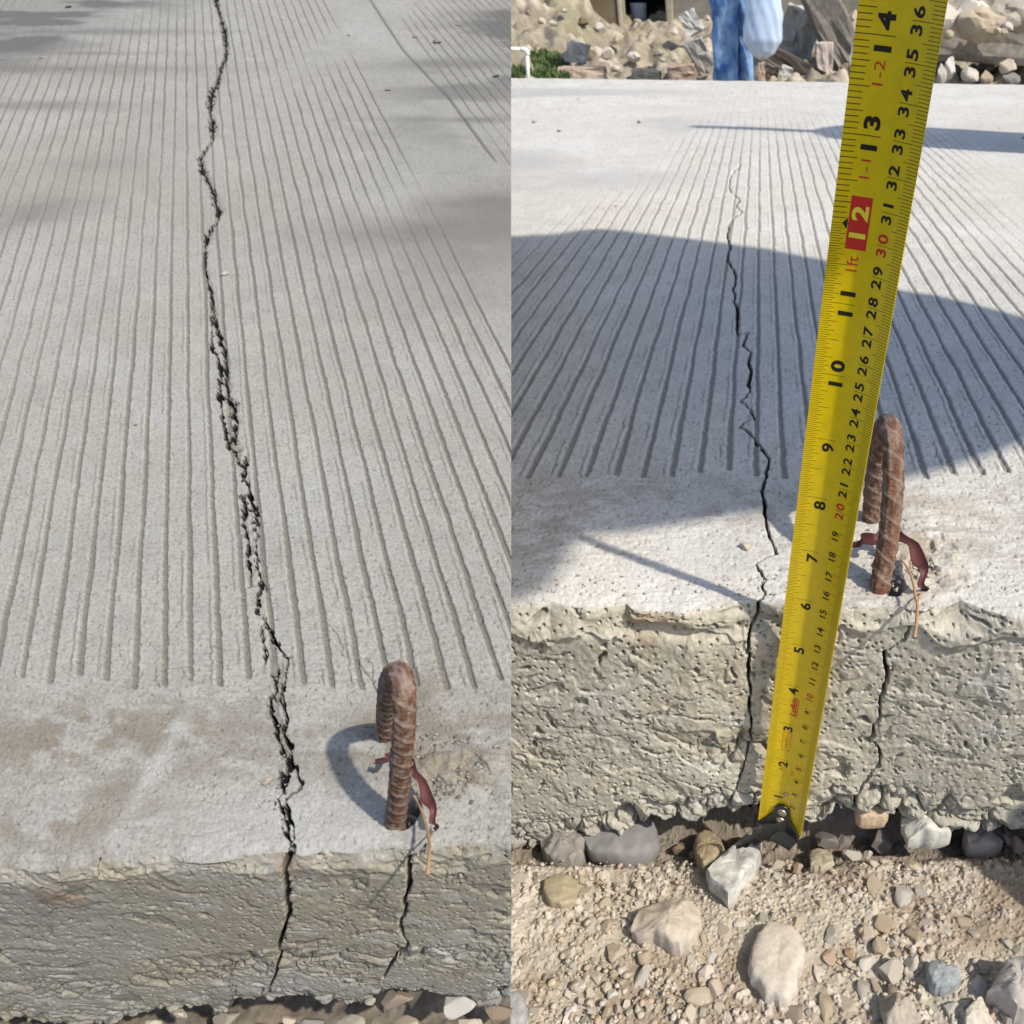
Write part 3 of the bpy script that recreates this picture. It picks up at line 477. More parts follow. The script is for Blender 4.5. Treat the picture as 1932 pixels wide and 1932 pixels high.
big('grey_wedge', g8('830,1800 900,1780 1000,1800 1110,1870 1140,1960 1000,2040 880,2020 850,1900', 1449, 1449), 0.012, rock_mat('grey', PAL['grey'], 320, 0.25), GP, 19, 0.5, 0, 'grey wedge-shaped stone on the bottom border right of the flat buff stone')
big('tan_wedge', g8('1470,1900 1530,1830 1600,1780 1640,1850 1700,1960 1600,2040 1480,2000', 1449, 1449), 0.009, rock_mat('tan2', PAL['buff'], 320, 0.2), GP, 20, 0.4, 0, 'tan pointed stone on the bottom border left of the corner rock')
big('grey_plate', g8('-80,1760 60,1745 110,1800 130,1900 100,2000 -60,2010', 966, 1449), 0.008, rock_mat('plate', (0.36, 0.355, 0.36), 320, 0.2), GP, 21, 0.3, 0, 'pale grey plate of stone at the foot of the dividing line', flat=0.8)
big('yellow_stone', g8('310,680 400,660 480,700 490,770 400,795 320,780', 1449, 1449), 0.008, rock_mat('yel', (0.42, 0.37, 0.26), 320, 0.2), GP, 22, 0.5, 0, 'yellowish block-like stone just right of the tape hook', flat=0.7)
big('beige_stone', g8('1400,600 1500,560 1590,640 1610,720 1540,790 1450,820 1400,760 1370,680', 966, 1449), 0.014, rock_mat('beige', (0.40, 0.34, 0.25), 320, 0.2), GP, 23, 0.6, 0, 'beige angular stone between the grey leaf-shaped stone and the marble shard')
big('sandy_block', g8('250,900 330,850 450,860 520,930 480,1050 380,1090 280,1050 240,980', 966, 1449), 0.007, rock_mat('sand', (0.40, 0.35, 0.25), 320, 0.2), GP, 24, 0.5, 0, 'sandy yellow block below the dark crusted stone', flat=0.7)
named = [  # x, y, w, h (px), colour, height factor, rotation, name, label
 (985,1665,42,44,'buff',.5,.5,'angular stone','light tan angular stone by the dividing line below the slab'),
 (1020,1671,40,40,'grey',.5,1.0,'grey stone','flat grey stone left of the sandy yellow block'),
 (1049,1749,33,30,'white',.6,.3,'pear stone','pale pear-shaped pebble left of the mortar lump'),
 (1366,1762,30,42,'buff',.7,.2,'square stone','cream square-cut stone right of the mortar lump'),
 (1332,1775,24,44,'tan',.6,.1,'long stone','long tan stone standing beside the mortar lump'),
 (1330,1838,38,34,'pink',.7,.6,'pink stone','orange-pink faceted stone at the lower middle'),
 (1340,1806,28,26,'blue_grey',.5,.2,'blue stone','small blue-grey block above the orange-pink stone'),
 (1309,1818,28,54,'tan',.5,.1,'brown stone','brown upright stone left of the orange-pink stone'),
 (1161,1800,46,38,'tan',.5,.4,'flat stone','flat dusty stone below left of the mortar lump'),
 (1217,1806,32,28,'tan',.6,.9,'stone','tan cube-like stone below the mortar lump'),
 (1214,1844,26,50,'grey',.5,-.3,'grey sliver','long grey sliver leaning at the lower left'),
 (1262,1850,20,20,'white',.7,.3,'cream pebble','small cream pebble left of the orange-pink stone'),
 (1094,1860,26,28,'white',.6,.3,'white pebble','white chip of stone at the lower left'),
 (1126,1845,26,30,'buff',.6,.8,'oval pebble','larger oval pebble of the touching pair at the lower left'),
 (1106,1841,18,26,'buff',.6,.1,'oval pebble','smaller oval pebble of the touching pair at the lower left'),
 (1142,1863,24,24,'white',.7,.5,'pebble','whitish pebble right below the oval pair'),
 (1014,1909,34,28,'white',.6,.1,'round pebble','round off-white pebble beside the pale grey plate'),
 (1073,1912,26,44,'white',.6,-.2,'long pebble','long off-white pebble on the bottom border'),
 (1154,1876,26,20,'white',.7,.2,'white chip','rough white chip above the bottom border left'),
 (1213,1874,18,18,'buff',.7,.2,'yellow pebble','yellowish pebble below the grey sliver'),
 (1676,1833,60,50,'white',.55,.4,'pale rock','pale crusty rock left of the blue-grey stone'),
 (1635,1814,42,22,'white',.6,.6,'white shard','long white shard above the pale crusty rock'),
 (1685,1873,28,32,'brown',.8,.2,'brown pebble','smooth brown pebble under the pale crusty rock'),
 (1630,1866,30,36,'grey',.5,.3,'grey triangle','small grey triangular stone right of the flat buff stone'),
 (1654,1864,16,54,'buff',.5,.5,'yellow shard','thin yellowish shard beside the grey triangular stone'),
 (1706,1692,42,46,'grey',.5,.2,'triangle stone','dusty grey triangular stone below the slab shadow'),
 (1659,1684,42,66,'tan',.25,.1,'flat stone','flat tan stone left of the dusty triangular stone'),
 (1504,1635,24,26,'rust',.7,.2,'orange pebble','orange pebble just right of the tape hook tip'),
 (1636,1611,24,22,'white',.8,.2,'white block','bright white block in the dark gap under the slab'),
 (1609,1617,44,30,'grey',.7,.2,'grey block','grey block in the dark gap left of the bright white block'),
 (1672,1630,28,26,'buff',.6,.2,'buff pebble','buff pebble in the row below the dark gap'),
 (1650,1632,22,26,'buff',.6,.2,'buff pebble','buff pebble left of the other in the row below the dark gap'),
 (1903,1783,28,24,'blue_grey',.7,.2,'grey pebble','isolated bluish pebble near the right border'),
 (1905,1920,38,36,'white',.8,.1,'egg stone','smooth egg-like pebble in the lower right corner'),
 (1842,1862,40,46,'grey',.5,.4,'grey kite','grey kite-shaped stone between the blue-grey stone and the corner rock'),
 (1792,1906,42,36,'grey',.6,.1,'grey lump','grey rounded lump below the blue-grey stone'),
 (1812,1810,28,22,'buff',.7,.1,'yellow pebble','yellow-cream pebble above right of the blue-grey stone'),
 (1548,1845,24,44,'tan',.4,.1,'tan stone','slim tan stone hugging the right side of the flat buff stone'),
 (1560,1900,34,52,'buff',.6,.3,'cream stone','cream stone on the bottom border right of the flat buff stone'),
 (1598,1900,36,44,'tan',.6,.2,'tan stone','tan stone between the cream stone and the grey wedge'),
 (1601,1798,24,30,'rust',.6,.9,'orange chip','orange chip of brick above the white shard'),
 (1500,1910,40,40,'brown',.5,.1,'brown stone','brown stone on the bottom border under the flat buff stone'),
]
for x, y, w_, h_, c, hf, rz, nm, lb in named:
    p = ground_at(x, y + 2); Z = p[1] * cp + (HC - p[2]) * sp_; a = w_ * Z / FP / 2; b = h_ * Z / FP / 2 / 0.85; hh = hf * min(a, b) * 1.1
    o = put_rock(nm.replace(' ', '_'), rocks[int(rng.integers(8, 16))], rock_mat(c, PAL[c]), (p[0], p[1], p[2] + hh * 0.35), a, b, hh, rz, 0.15, 0.1); tag(o, lb, 'stone')
occ = [(x, y, max(w_, h_) / 2) for x, y, w_, h_, *_ in named] + [(1462, 1850, 75), (1260, 1759, 70), (1385, 1655, 55), (1170, 1597, 75), (1067, 1620, 45), (1779, 1855, 36), (1893, 1882, 55), (1342, 1622, 35), (1060, 1692, 40), (1700, 1915, 40), (1838, 1915, 30)]
GL = {'buff': 'small buff pebble among the loose gravel below the slab', 'tan': 'small tan pebble among the loose gravel below the slab', 'grey': 'small grey pebble among the loose gravel below the slab', 'white': 'small whitish pebble among the loose gravel below the slab', 'rust': 'small rusty orange pebble among the loose gravel below the slab', 'blue_grey': 'small bluish pebble among the loose gravel below the slab'}
cnt = 0; tries = 0
while cnt < 290 and tries < 9000:
    tries += 1; x = rng.uniform(968, 1930); y = rng.uniform(1630, 1930); r = (5 + 11 * rng.random() ** 2) * (1.45 if y > 1740 else 0.85)
    if any(math.hypot(x - a, y - b) < r * 0.9 + c * 0.9 for a, b, c in occ): continue
    if rng.random() > (0.25 + 0.75 * float(vn(np.array([x / 70.]), np.array([y / 50.]), 55)[0] > 0.3)) : continue
    occ.append((x, y, r)); PEB = globals().setdefault('PEB', []); c = rng.choice(['buff', 'tan', 'grey', 'white', 'rust', 'blue_grey'], p=[.36, .32, .16, .09, .03, .04])
    p = ground_at(x, y); Z = p[1] * cp + (HC - p[2]) * sp_; a = r * Z / FP; b = a * rng.uniform(.8, 1.5); hh = min(a, b) * rng.uniform(.45, .9)
    o = put_rock('pebble', rocks[int(rng.integers(0, 8))], rock_mat(str(c), PAL[str(c)]), (p[0], p[1], p[2] + hh * 0.3), a, b, hh, rng.uniform(0, 6.3), rng.uniform(-.3, .3), rng.uniform(-.3, .3))
    tag(o, GL[str(c)], 'pebble', 'loose pebbles scattered over the soil below the slab'); PEB.append((o, x, y, {'blue_grey': 'bluish', 'white': 'whitish', 'rust': 'rusty orange'}.get(str(c), str(c)))); cnt += 1
LMK = [(1462, 1850, 'the large flat buff stone'), (1260, 1759, 'the mortar lump'), (1385, 1655, 'the marble shard'), (1170, 1610, 'the grey leaf-shaped stone'), (1067, 1630, 'the dark crusted stone'), (1779, 1855, 'the blue-grey rounded stone'), (1893, 1882, 'the corner rock'), (1342, 1622, 'the beige angular stone'), (1060, 1692, 'the sandy yellow block'), (1700, 1915, 'the grey wedge'), (1838, 1915, 'the tan pointed stone'), (1330, 1838, 'the orange-pink stone'), (1049, 1749, 'the pear-shaped pebble'), (1706, 1692, 'the dusty triangular stone'), (1548, 1630, 'the yellowish block by the hook'), (980, 1910, 'the pale grey plate'), (1676, 1833, 'the pale crusty rock'), (1214, 1844, 'the long grey sliver'), (1853, 1610, 'the brown stone under the slab'), (1161, 1800, 'the flat dusty stone'), (1903, 1783, 'the lone bluish pebble'), (1110, 1845, 'the touching oval pair')]
ORD = ['nearest', 'second nearest', 'third nearest', 'fourth nearest', 'fifth nearest', 'sixth nearest', 'seventh nearest', 'eighth nearest', 'ninth nearest', 'tenth nearest', 'eleventh nearest', 'twelfth nearest']
def name_by_landmark(items, marks, noun):
    cells = {}
    for o, x, y, c in items:
        d, i = min((math.hypot(x - a, y - b), i) for i, (a, b, _) in enumerate(marks)); a, b, ph = marks[i]; an = math.degrees(math.atan2(b - y, x - a)) % 360
        side = ['right of', 'above right of', 'above', 'above left of', 'left of', 'below left of', 'below', 'below right of'][int(((an + 22.5) % 360) // 45)]
        cells.setdefault((c, side, ph), []).append((d, o))
    for (c, side, ph), L_ in cells.items():
        L_.sort(key=lambda t: t[0])
        for k, (d, o) in enumerate(L_): o['label'] = ('%s %s %s %s' % (c, noun, side, ph)) if len(L_) == 1 else ('%s %s, %s one %s %s' % (c, noun, ORD[min(k, 11)], side, ph))
name_by_landmark(PEB, LMK, 'pebble')
def join_rocks(name, items, mat, label, tints):
    """many tiny stones as one mesh; items: (x,y,z,sx,sy,sz,rz, variant)"""
    Vs = []; Fs = []; Cs = []; off = 0; base = []
    for me in rocks[:4]:
        bm = bmesh.new(); bmesh.ops.create_icosphere(bm, subdivisions=1, radius=1); v = np.array([q.co[:] for q in bm.verts]); v = v * (0.6 + 0.6 * rng.random((len(v), 1))); f = np.array([[q.index for q in p.verts] for p in bm.faces]); bm.free(); base.append((v, f))
    for it in items:
        v, f = base[it[7] % 4]; ca, sa = math.cos(it[6]), math.sin(it[6]); q = v * np.array([it[3], it[4], it[5]]); q = np.stack([q[:, 0] * ca - q[:, 1] * sa, q[:, 0] * sa + q[:, 1] * ca, q[:, 2]], 1) + np.array(it[:3])
        Vs.append(q); Fs.append(f + off); off += len(v); Cs.append(np.ones((len(v), 3)) * tints[int(rng.integers(len(tints)))])
    V = np.concatenate(Vs); F = np.concatenate(Fs); me = bpy.data.meshes.new(name); n = len(F)
    me.vertices.add(len(V)); me.vertices.foreach_set('co', V.reshape(-1).astype(np.float32)); me.loops.add(n * 3); me.loops.foreach_set('vertex_index', F.reshape(-1).astype(np.int32))
    me.polygons.add(n); me.polygons.foreach_set('loop_start', np.arange(0, n * 3, 3, dtype=np.int32)); me.polygons.foreach_set('loop_total', np.full(n, 3, np.int32)); me.update()
    at = me.attributes.new('tint', 'FLOAT_COLOR', 'POINT'); c4 = np.ones((len(V), 4), np.float32); c4[:, :3] = np.concatenate(Cs); at.data.foreach_set('color', c4.reshape(-1))
    return tag(link(name, me, mat), label, kind='stuff')
TN = [np.array(PAL[k]) for k in ('buff', 'buff', 'tan', 'tan', 'grey', 'white', 'rust')]
its = []
for i in range(4600):
    x = rng.uniform(930, 1970); y = rng.uniform(1625, 1960)
    if float(vn(np.array([x / 40.]), np.array([y / 30.]), 57)[0]) < 0.35 + 0.25 * rng.random(): continue
    p = ground_at(x, y) if i % 3 == 0 else on_z(x, y, float(gz(on_z(x, y, -0.152)[1]))); r = (1.2 + 5.5 * rng.random() ** 3 * (1.4 if y > 1740 else 1)) * 0.39 / FP
    its.append((p[0], p[1], p[2] + rng.uniform(-.001, .002), r * rng.uniform(.8, 1.6), r, r * rng.uniform(.5, .9), rng.uniform(0, 6.3), i))
join_rocks('gravel', its, M_soil, 'fine grit and crumbs scattered over the soil below the slab', TN)
# dark cavity fill stones under the right slab and the left slab
for (x, y, Y, w_, c, lb) in [(1010,1618,.31,50,'dark','dark stone deep in the gap by the dividing line'),(1285,1600,.30,34,'brown','earthy clod in the gap right of the leaf-shaped stone'),(1310,1610,.297,26,'tan','tan clod in the gap beside the beige stone'),(1400,1590,.31,50,'dark','shadowed stone in the gap left of the tape foot'),(1560,1585,.30,44,'dark','shadowed grey stone in the gap right of the tape foot'),(1590,1590,.31,40,'dark','shadowed stone in the gap behind the grey block'),(1660,1585,.302,56,'dark','rounded dark stone in the gap under the orange-brown stone'),(1918,1595,.295,40,'brown','brown stone in the gap at the right border'),(1925,1640,.28,30,'tan','tan stone below the gap at the right border'),(1900,1580,.30,30,'dark','dark stone in the gap near the right border')]:
    p = on_y(x, y, Y); Z = p[1] * cp + (HC - p[2]) * sp_; a = w_ * Z / FP / 2
    tag(put_rock('gap_stone', rocks[int(rng.integers(8, 16))], rock_mat(c, PAL[c]), p, a, a * .9, a * .75, rng.uniform(0, 6), .2, .2), lb, 'stone')
Fe_ = L_plane(964, 1630)[1]
for (x, y, dF, w_, h_, c, lb) in [(748,1880,.002,66,30,'brown','brown flat stone clinging under the left slab'),(698,1888,-.001,22,20,'white','small pale pebble under the edge of the left slab'),(860,1894,.002,80,44,'grey','knobbly grey lump under the left slab'),(940,1912,.006,60,44,'brown','brown stone under the right end of the left slab'),(430,1922,.004,56,36,'grey','grey stone under the middle of the left slab'),(340,1912,-.001,26,20,'buff','buff nub at the underside of the left slab'),(590,1935,-.004,46,30,'dark','dark rounded stone in the gap under the left slab'),(660,1930,-.006,60,30,'grey','grey stone at the bottom border of the left half'),(545,1928,-.006,28,16,'tan','tan chip at the bottom border of the left half'),(770,1932,-.008,50,26,'buff','buff stone at the bottom border below the brown flat stone'),(880,1935,-.008,60,24,'tan','tan stone at the bottom border below the knobbly lump'),(285,1934,-.004,40,24,'buff','buff clod at the bottom border left of the crack')]:
    X_, F_, H_ = L_atF(x, y, Fe_ + dF); p = L2W(np.array(X_), np.array(F_), np.array(H_)); Z = F_ * c2 + (HL - H_) * s2; a = w_ * Z / FP / 2
    tag(put_rock('under_stone', rocks[int(rng.integers(8, 16))], rock_mat(c, PAL[c]), p, a, a * .7, h_ * Z / FP / 2, rng.uniform(-.2, .2), .2, .1), lb, 'stone')
# small loose bits on the two slabs
def bit_R(x, y, w_, h_, c, lb, nm='pebble'):
    p = on_z(x, y + h_ * .3); Z = p[1] * cp + HC * sp_; a = w_ * Z / FP / 2; tag(put_rock(nm, rocks[int(rng.integers(8, 16))], rock_mat(c, PAL[c]), (p[0], p[1], a * .3), a, a * 1.1, a * h_ / w_, rng.uniform(0, 6)), lb, 'pebble')
def bit_L(x, y, w_, h_, c, lb, nm='pebble'):
    X_, F_ = L_plane(x, y + h_ * .3); Z = F_ * c2 + HL * s2; a = w_ * Z / FP / 2; p = L2W(np.array(X_), np.array(F_), np.array(a * .25)); tag(put_rock(nm, rocks[int(rng.integers(8, 16))], rock_mat(c, PAL[c]), p, a, a * .8, a * h_ / w_ * .7, rng.uniform(-.3, .3)), lb, 'pebble')
bit_R(1407, 1028, 26, 17, 'buff', 'round pale pebble on the slab left of the tape')
bit_R(1010, 229, 13, 8, 'white', 'white pebble far back on the road at the left'); bit_R(1054, 247, 8, 6, 'brown', 'tiny dark crumb beside the far white pebble'); bit_R(1207, 230, 9, 8, 'brown', 'dark crumb on the far road left of the long shadow')
bit_R(1091, 186, 7, 6, 'grey', 'grey crumb near the far edge of the road'); bit_R(1162, 388, 7, 6, 'grey', 'grey crumb on the worn part of the road'); bit_R(1940 - 10, 260, 8, 6, 'brown', 'dark crumb by the right border on the far road')
bit_L(506, 1469, 24, 20, 'buff', 'half-buried pale pebble left of the long crack'); bit_L(128, 12, 14, 8, 'dark', 'black crumb at the top left of the grooved slab', 'crumb')
bit_L(825, 78, 18, 10, 'dark', 'black crumb on the dirty strip at the upper right', 'crumb'); bit_L(783, 69, 9, 6, 'dark', 'small black crumb left of the larger one on the dirty strip', 'crumb'); bit_L(866, 45, 10, 8, 'dark', 'black speck near the top on the dirty strip', 'crumb')
bit_L(935, 142, 14, 8, 'dark', 'black crumb low on the dirty strip at the right', 'crumb'); bit_L(732, 169, 12, 6, 'dark', 'dark chip beside the straight joint line', 'crumb'); bit_L(659, 66, 6, 6, 'dark', 'dark speck on the outermost groove', 'crumb')
bit_L(257, 801, 8, 6, 'brown', 'brown crumb between two grooves left of the crack', 'crumb'); bit_L(78, 109, 7, 5, 'dark', 'dark speck on the worn upper left', 'crumb'); bit_L(132, 130, 8, 5, 'dark', 'second dark speck on the worn upper left', 'crumb')
bit_L(424, 514, 16, 12, 'grey', 'loose chip of concrete beside the crack', 'chip'); bit_L(452, 842, 22, 22, 'grey', 'loose grey flake beside the crack', 'chip')
# ================================================================== tube helper
def catmull(P, n):
    P = np.array(P, float); Q = np.concatenate([2 * P[:1] - P[1:2], P, 2 * P[-1:] - P[-2:-1]]); out = []
    m = len(P) - 1
    for t in np.linspace(0, m - 1e-6, n):
        i = int(t); u = t - i; a, b, c, d = Q[i:i + 4]
        out.append(0.5 * ((2 * b) + (c - a) * u + (2 * a - 5 * b + 4 * c - d) * u * u + (3 * b - a - 3 * c + d) * u ** 3))
    return np.array(out)
def tube(name, P, r, seg=24, fr=None, mat=None, rib=None, wob=0.0, tintf=None):
    T = np.gradient(P, axis=0); T /= np.linalg.norm(T, axis=1)[:, None]; n = np.array([1.0, 0.05, 0.02]); L_ = np.concatenate([[0], np.cumsum(np.linalg.norm(np.diff(P, axis=0), axis=1))])
    V = []; rr = np.broadcast_to(np.asarray(r, float), (len(P),)); an = np.linspace(0, 2 * math.pi, seg + 1); C = []
    for i in range(len(P)):
        n = n - T[i] * (n @ T[i]); n /= np.linalg.norm(n); b = np.cross(T[i], n)
        q = rr[i] * (1 + wob * (vn(an * 2 + 3, an * 0 + L_[i] / rr[i] * 1.5, 7) - .5))
        if rib is not None: q = q + rib(L_[i], an)
        V.append(P[i] + np.outer(q * np.cos(an), n) + np.outer(q * np.sin(an), b))
        if tintf is not None: C.append(tintf(L_[i], an))
    V = np.array(V); c0 = V.copy(); V = np.concatenate([P[0] + 0 * V[:1], V, P[-1] + 0 * V[:1]])
    if tintf is not None: C = np.array(C); C = np.concatenate([C[:1], C, C[-1:]])
    return grid_mesh(name, V[:, ::-1], C[:, ::-1] if tintf is not None else None)
M_rust = mat_tint('rusty_steel', 1200, 0.35, 0.5, 0.0003, 0.8)
def make_rebar(P, r, k, label):
    P = catmull(P, 640)
    pitch = 0.0085 * k
    def rib(l, an):
        ph = (l / pitch + an / (2 * math.pi) * 2.0) % 1.0; e = np.exp(-((ph - .5) / .11) ** 2); lon = np.exp(-((np.abs(((an + .6) % math.pi) - math.pi / 2)) / .13) ** 2)
        return r * (0.11 * e * (1 - .5 * lon) + 0.10 * lon + 0.10 * (vn(an * 5, an * 0 + l / r * 5, 3) - .5) + 0.07 * (vn(an * 12, an * 0 + l / r * 14, 4) - .5))
    def tf(l, an):
        ph = (l / pitch + an / (2 * math.pi) * 2.0) % 1.0; e = np.exp(-((ph - .5) / .14) ** 2); nz = fbm(an * 3, an * 0 + l / r * 1.2, 12, 4)
        c = np.ones((len(an), 3)) * np.array([0.095, 0.052, 0.037]); c = mix(c, [0.21, 0.155, 0.125], .85 * sstep(.38, .62, nz)); c = mix(c, [0.17, 0.06, 0.025], .7 * sstep(.52, .7, fbm(an * 4, an * 0 + l / r * .7 + 9, 14, 3))); return mix(c, [0.27, 0.22, 0.185], .4 * e)
    me = tube('rebar_loop', P, r, 44, rib=rib, tintf=tf, wob=.05)
    return tag(link('rebar_loop', me, M_rust), label, 'rebar loop')
make_rebar([(.0468, .296, -.012), (.0475, .297, .002), (.0500, .302, .018), (.0512, .3065, .036), (.0513, .313, .052), (.0508, .322, .0605), (.0502, .333, .0585), (.0500, .342, .047), (.0497, .349, .030), (.0495, .352, .010), (.0495, .353, -.012)], .0043, 1.0, 'rusty ribbed steel loop standing in the slab right of the yellow tape')
LP = lambda x, y, F: (lambda q: tuple(L2W(np.array(q[0]), np.array(q[1]), np.array(q[2]))))(L_atF(x, y, F * K))
def lw(x, y, F, dH=0): X_, F_, H_ = L_atF(x, y, F * K); return L2W(np.array(X_), np.array(F_), np.array(H_ + dH))
make_rebar([lw(744, 1580, .197, 0), lw(746, 1549, .197), lw(755, 1474, .195), (lw(759, 1416, .195)), lw(763, 1360, .197), lw(763, 1310, .201), lw(757, 1278, .206), lw(748, 1268, .213), lw(738, 1283, .221), lw(732, 1315, .230), lw(729, 1352, .239), lw(729, 1388, .242), lw(729, 1410, .243)], .0042 * K, K, 'rusty ribbed steel loop casting its curved shadow on the left slab')
# dark red torn plastic around each loop and the dry stalk
M_plast = mat_flat('red_brown_plastic', (0.10, 0.032, 0.028), 0.6, 0, .4); M_straw = mat_flat('dry_straw', (0.36, 0.22, 0.12), 0.8)
def ribbon(name, P, Wd, mat, label, cat, th=0.0006, n=40, curl=0.3, jit=.7):
    P = catmull(P, n); Wd = np.interp(np.linspace(0, 1, n), np.linspace(0, 1, len(Wd)), Wd); T = np.gradient(P, axis=0); T /= np.linalg.norm(T, axis=1)[:, None]
    up = np.array([0, -.45, .9]); V = []; Wd = Wd * (0.65 + 0.8 * vn(np.linspace(0, 9, n), np.linspace(3, 3, n), 5)); P = P + (np.stack([vn(np.linspace(0, 12, n), np.full(n, q_), 8) for q_ in (1., 2., 3.)], 1) - .5) * Wd.max() * jit
    for i in range(n):
        s_ = np.cross(T[i], up); s_ /= np.linalg.norm(s_); nn = np.cross(s_, T[i]); row = []
        for u in np.linspace(-1, 1, 7): row.append(P[i] + s_ * u * Wd[i] / 2 + nn * (th + curl * Wd[i] * (u * u)))
        for u in np.linspace(1, -1, 7): row.append(P[i] + s_ * u * Wd[i] / 2 + nn * (curl * Wd[i] * (u * u)))
        row.append(row[0]); V.append(row)
    me = grid_mesh(name, np.array(V)); return tag(link(name, me, mat), label, cat)
def rw(x, y, z): return on_z(x, y, z)
ribbon('plastic_strip', [rw(1606, 1026, .004), rw(1622, 1019, .008), rw(1640, 1015, .010), rw(1662, 1012, .010), rw(1690, 1014, .009), rw(1712, 1028, .010), rw(1730, 1055, .011), rw(1742, 1085, .009), rw(1746, 1105, .005), rw(1741, 1117, .001)], [.002, .005, .005, .004, .005, .005, .005, .004, .003, .001], M_plast, 'torn dark red plastic strip wrapped behind the rebar loop by the tape', 'plastic strip')
ribbon('plastic_strip', [lw(717, 1432, .222), lw(728, 1428, .220), lw(745, 1425, .226), lw(770, 1428, .226), lw(782, 1448, .217), lw(793, 1470, .210), lw(808, 1500, .202), lw(821, 1532, .194), lw(823, 1555, .190), lw(819, 1568, .189)], [.001, .002, .002, .0018, .0018, .0018, .002, .0018, .0012, .0006], M_plast, 'torn dark red plastic strip behind the rebar loop on the left slab', 'plastic strip', th=.0003)
def stalk(P, r, label):
    P = catmull(P, 60); me = tube('dry_stalk', P, np.linspace(r * .7, r, 60), 8, wob=.3); return tag(link('dry_stalk', me, M_straw), label, 'dry stalk')
def ry(x, y, Y): return on_y(x, y, Y)
stalk([ry(1700, 1055, .300), ry(1710, 1068, .297), ry(1719, 1086, .292), ry(1725, 1108, .286), ry(1727, 1125, .281), ry(1731, 1140, .276), ry(1730, 1165, .269), ry(1729, 1180, .266), ry(1725, 1203, .262)], .0007, 'dry straw stalk drooping over the slab edge below the rebar loop by the tape')
stalk([ry(1741, 1117, .290), ry(1735, 1125, .284), ry(1731, 1138, .277)], .0004, 'short side stem of dry straw beside the tape rebar loop')
stalk([lw(780, 1501, .204), lw(788, 1512, .201), lw(796, 1530, .196), lw(801, 1548, .190), lw(806, 1565, .184), lw(810, 1590, .175), lw(810, 1605, .169), lw(809, 1625, .163), lw(807, 1650, .157)], .0004, 'dry straw stalk drooping over the edge of the left slab')
stalk([lw(819, 1568, .188), lw(815, 1574, .184), lw(809, 1585, .178)], .00022, 'short side stem of dry straw on the left slab')
# ================================================================== tape measure
TSC = 0.972; TP0 = np.array([.009, .139, .4247]) * TSC; TPD = np.array([.027, -.273, -.199]) * TSC / 13.35     # per inch, camera axes (right, down, depth)
def cam2w(q): return np.array([q[0], q[2] * cp - q[1] * sp_, HC - q[2] * sp_ - q[1] * cp])
T0 = cam2w(TP0 - TPD); T14 = cam2w(TP0 + TPD * 13); TV = (T14 - T0) / 14; TL = np.linalg.norm(TV); TU = TV / TL
yw = R(22); NF = np.array([-math.sin(yw), -math.cos(yw), 0.0]); NF -= TU * (NF @ TU); NF /= np.linalg.norm(NF); WV = np.cross(NF, TU); WV = WV if WV[0] > 0 else -WV
RC = 0.02865 * TSC * 0.97; NSEG = 16
def blade(u, s_, off=0.0):
    """u mm across from the inch edge (0..25), s inches along, off metres towards the viewer; ruled facets"""
    def pt(uu):
        a = (uu - 12.5) / 1000 / 0.02865; return WV * (RC * math.sin(a)) + NF * (RC * (1 - math.cos(a)))
    k = min(max(u / 25 * NSEG, 0), NSEG); i = min(int(k + 1e-6), NSEG - 1); fr_ = k - i
    p = pt(25 * i / NSEG) * (1 - fr_) + pt(25 * (i + 1) / NSEG) * fr_
    return T0 + TV * s_ + p + NF * off
M_yel = mat_flat('yellow_enamel', (0.70, 0.50, 0.006), 0.30, 0, .5); M_blk = mat_flat('black_print', (0.018, 0.014, 0.010), 0.5); M_red = mat_flat('red_print', (0.55, 0.03, 0.02), 0.5)
M_ylw = mat_flat('yellow_print', (0.80, 0.68, 0.05), 0.5); M_steel = mat_flat('rivet_steel', (0.45, 0.40, 0.33), 0.4, .8); M_hook = mat_flat('black_hook', (0.018, 0.017, 0.016), 0.35, 0, .5); M_tick = mat_flat('tick_print', (0.10, 0.075, 0.01), 0.5)
tape = empty('tape_measure', tuple(T0)); tag(tape, 'yellow steel tape measure held upright against the slab edge', 'tape measure')
def tpart(name, me, mat, parent=None): 
    o = link(name, me, mat, parent or tape)
    o.matrix_parent_inverse = Matrix.Translation(-Vector(T0)); return o
S_TOP = 15.1
def build_blade():
    ss = np.linspace(0.03, S_TOP, 60); V = []
    for s_ in ss:
        row = [blade(25 * i / NSEG, s_, 0) for i in range(NSEG + 1)] + [blade(25 * i / NSEG, s_, -0.00018) for i in range(NSEG, -1, -1)]; V.append(row + [row[0]])
    V = np.array(V); e0 = V[:1]; return grid_mesh('blade', V)
bl = tpart('blade', build_blade(), M_yel)
def quads(name, Q, mat):
    me = bpy.data.meshes.new(name); V = []; F = []
    for (u0, u1, s0, s1, off) in Q:
        us = [u0] + [25 * i / NSEG for i in range(NSEG + 1) if u0 + .01 < 25 * i / NSEG < u1 - .01] + [u1]
        for a, b in zip(us[:-1], us[1:]):
            k = len(V); V += [tuple(blade(a, s0, off)), tuple(blade(b, s0, off)), tuple(blade(b, s1, off)), tuple(blade(a, s1, off))]; F.append((k, k + 1, k + 2, k + 3))
    me.from_pydata(V, [], F); return tpart(name, me, mat)
Q = []
for i in range(3, 12 * 32 + 1):
    s_ = i / 32; ln = 3.3 if i % 2 else (4.2 if i % 4 else (5.2 if i % 8 else (5.8 if i % 16 else 7.2)))
    if i % 32 == 0: ln = 11.2 
    Q.append((0, ln, s_ - .0035, s_ + .0035, 3e-5))
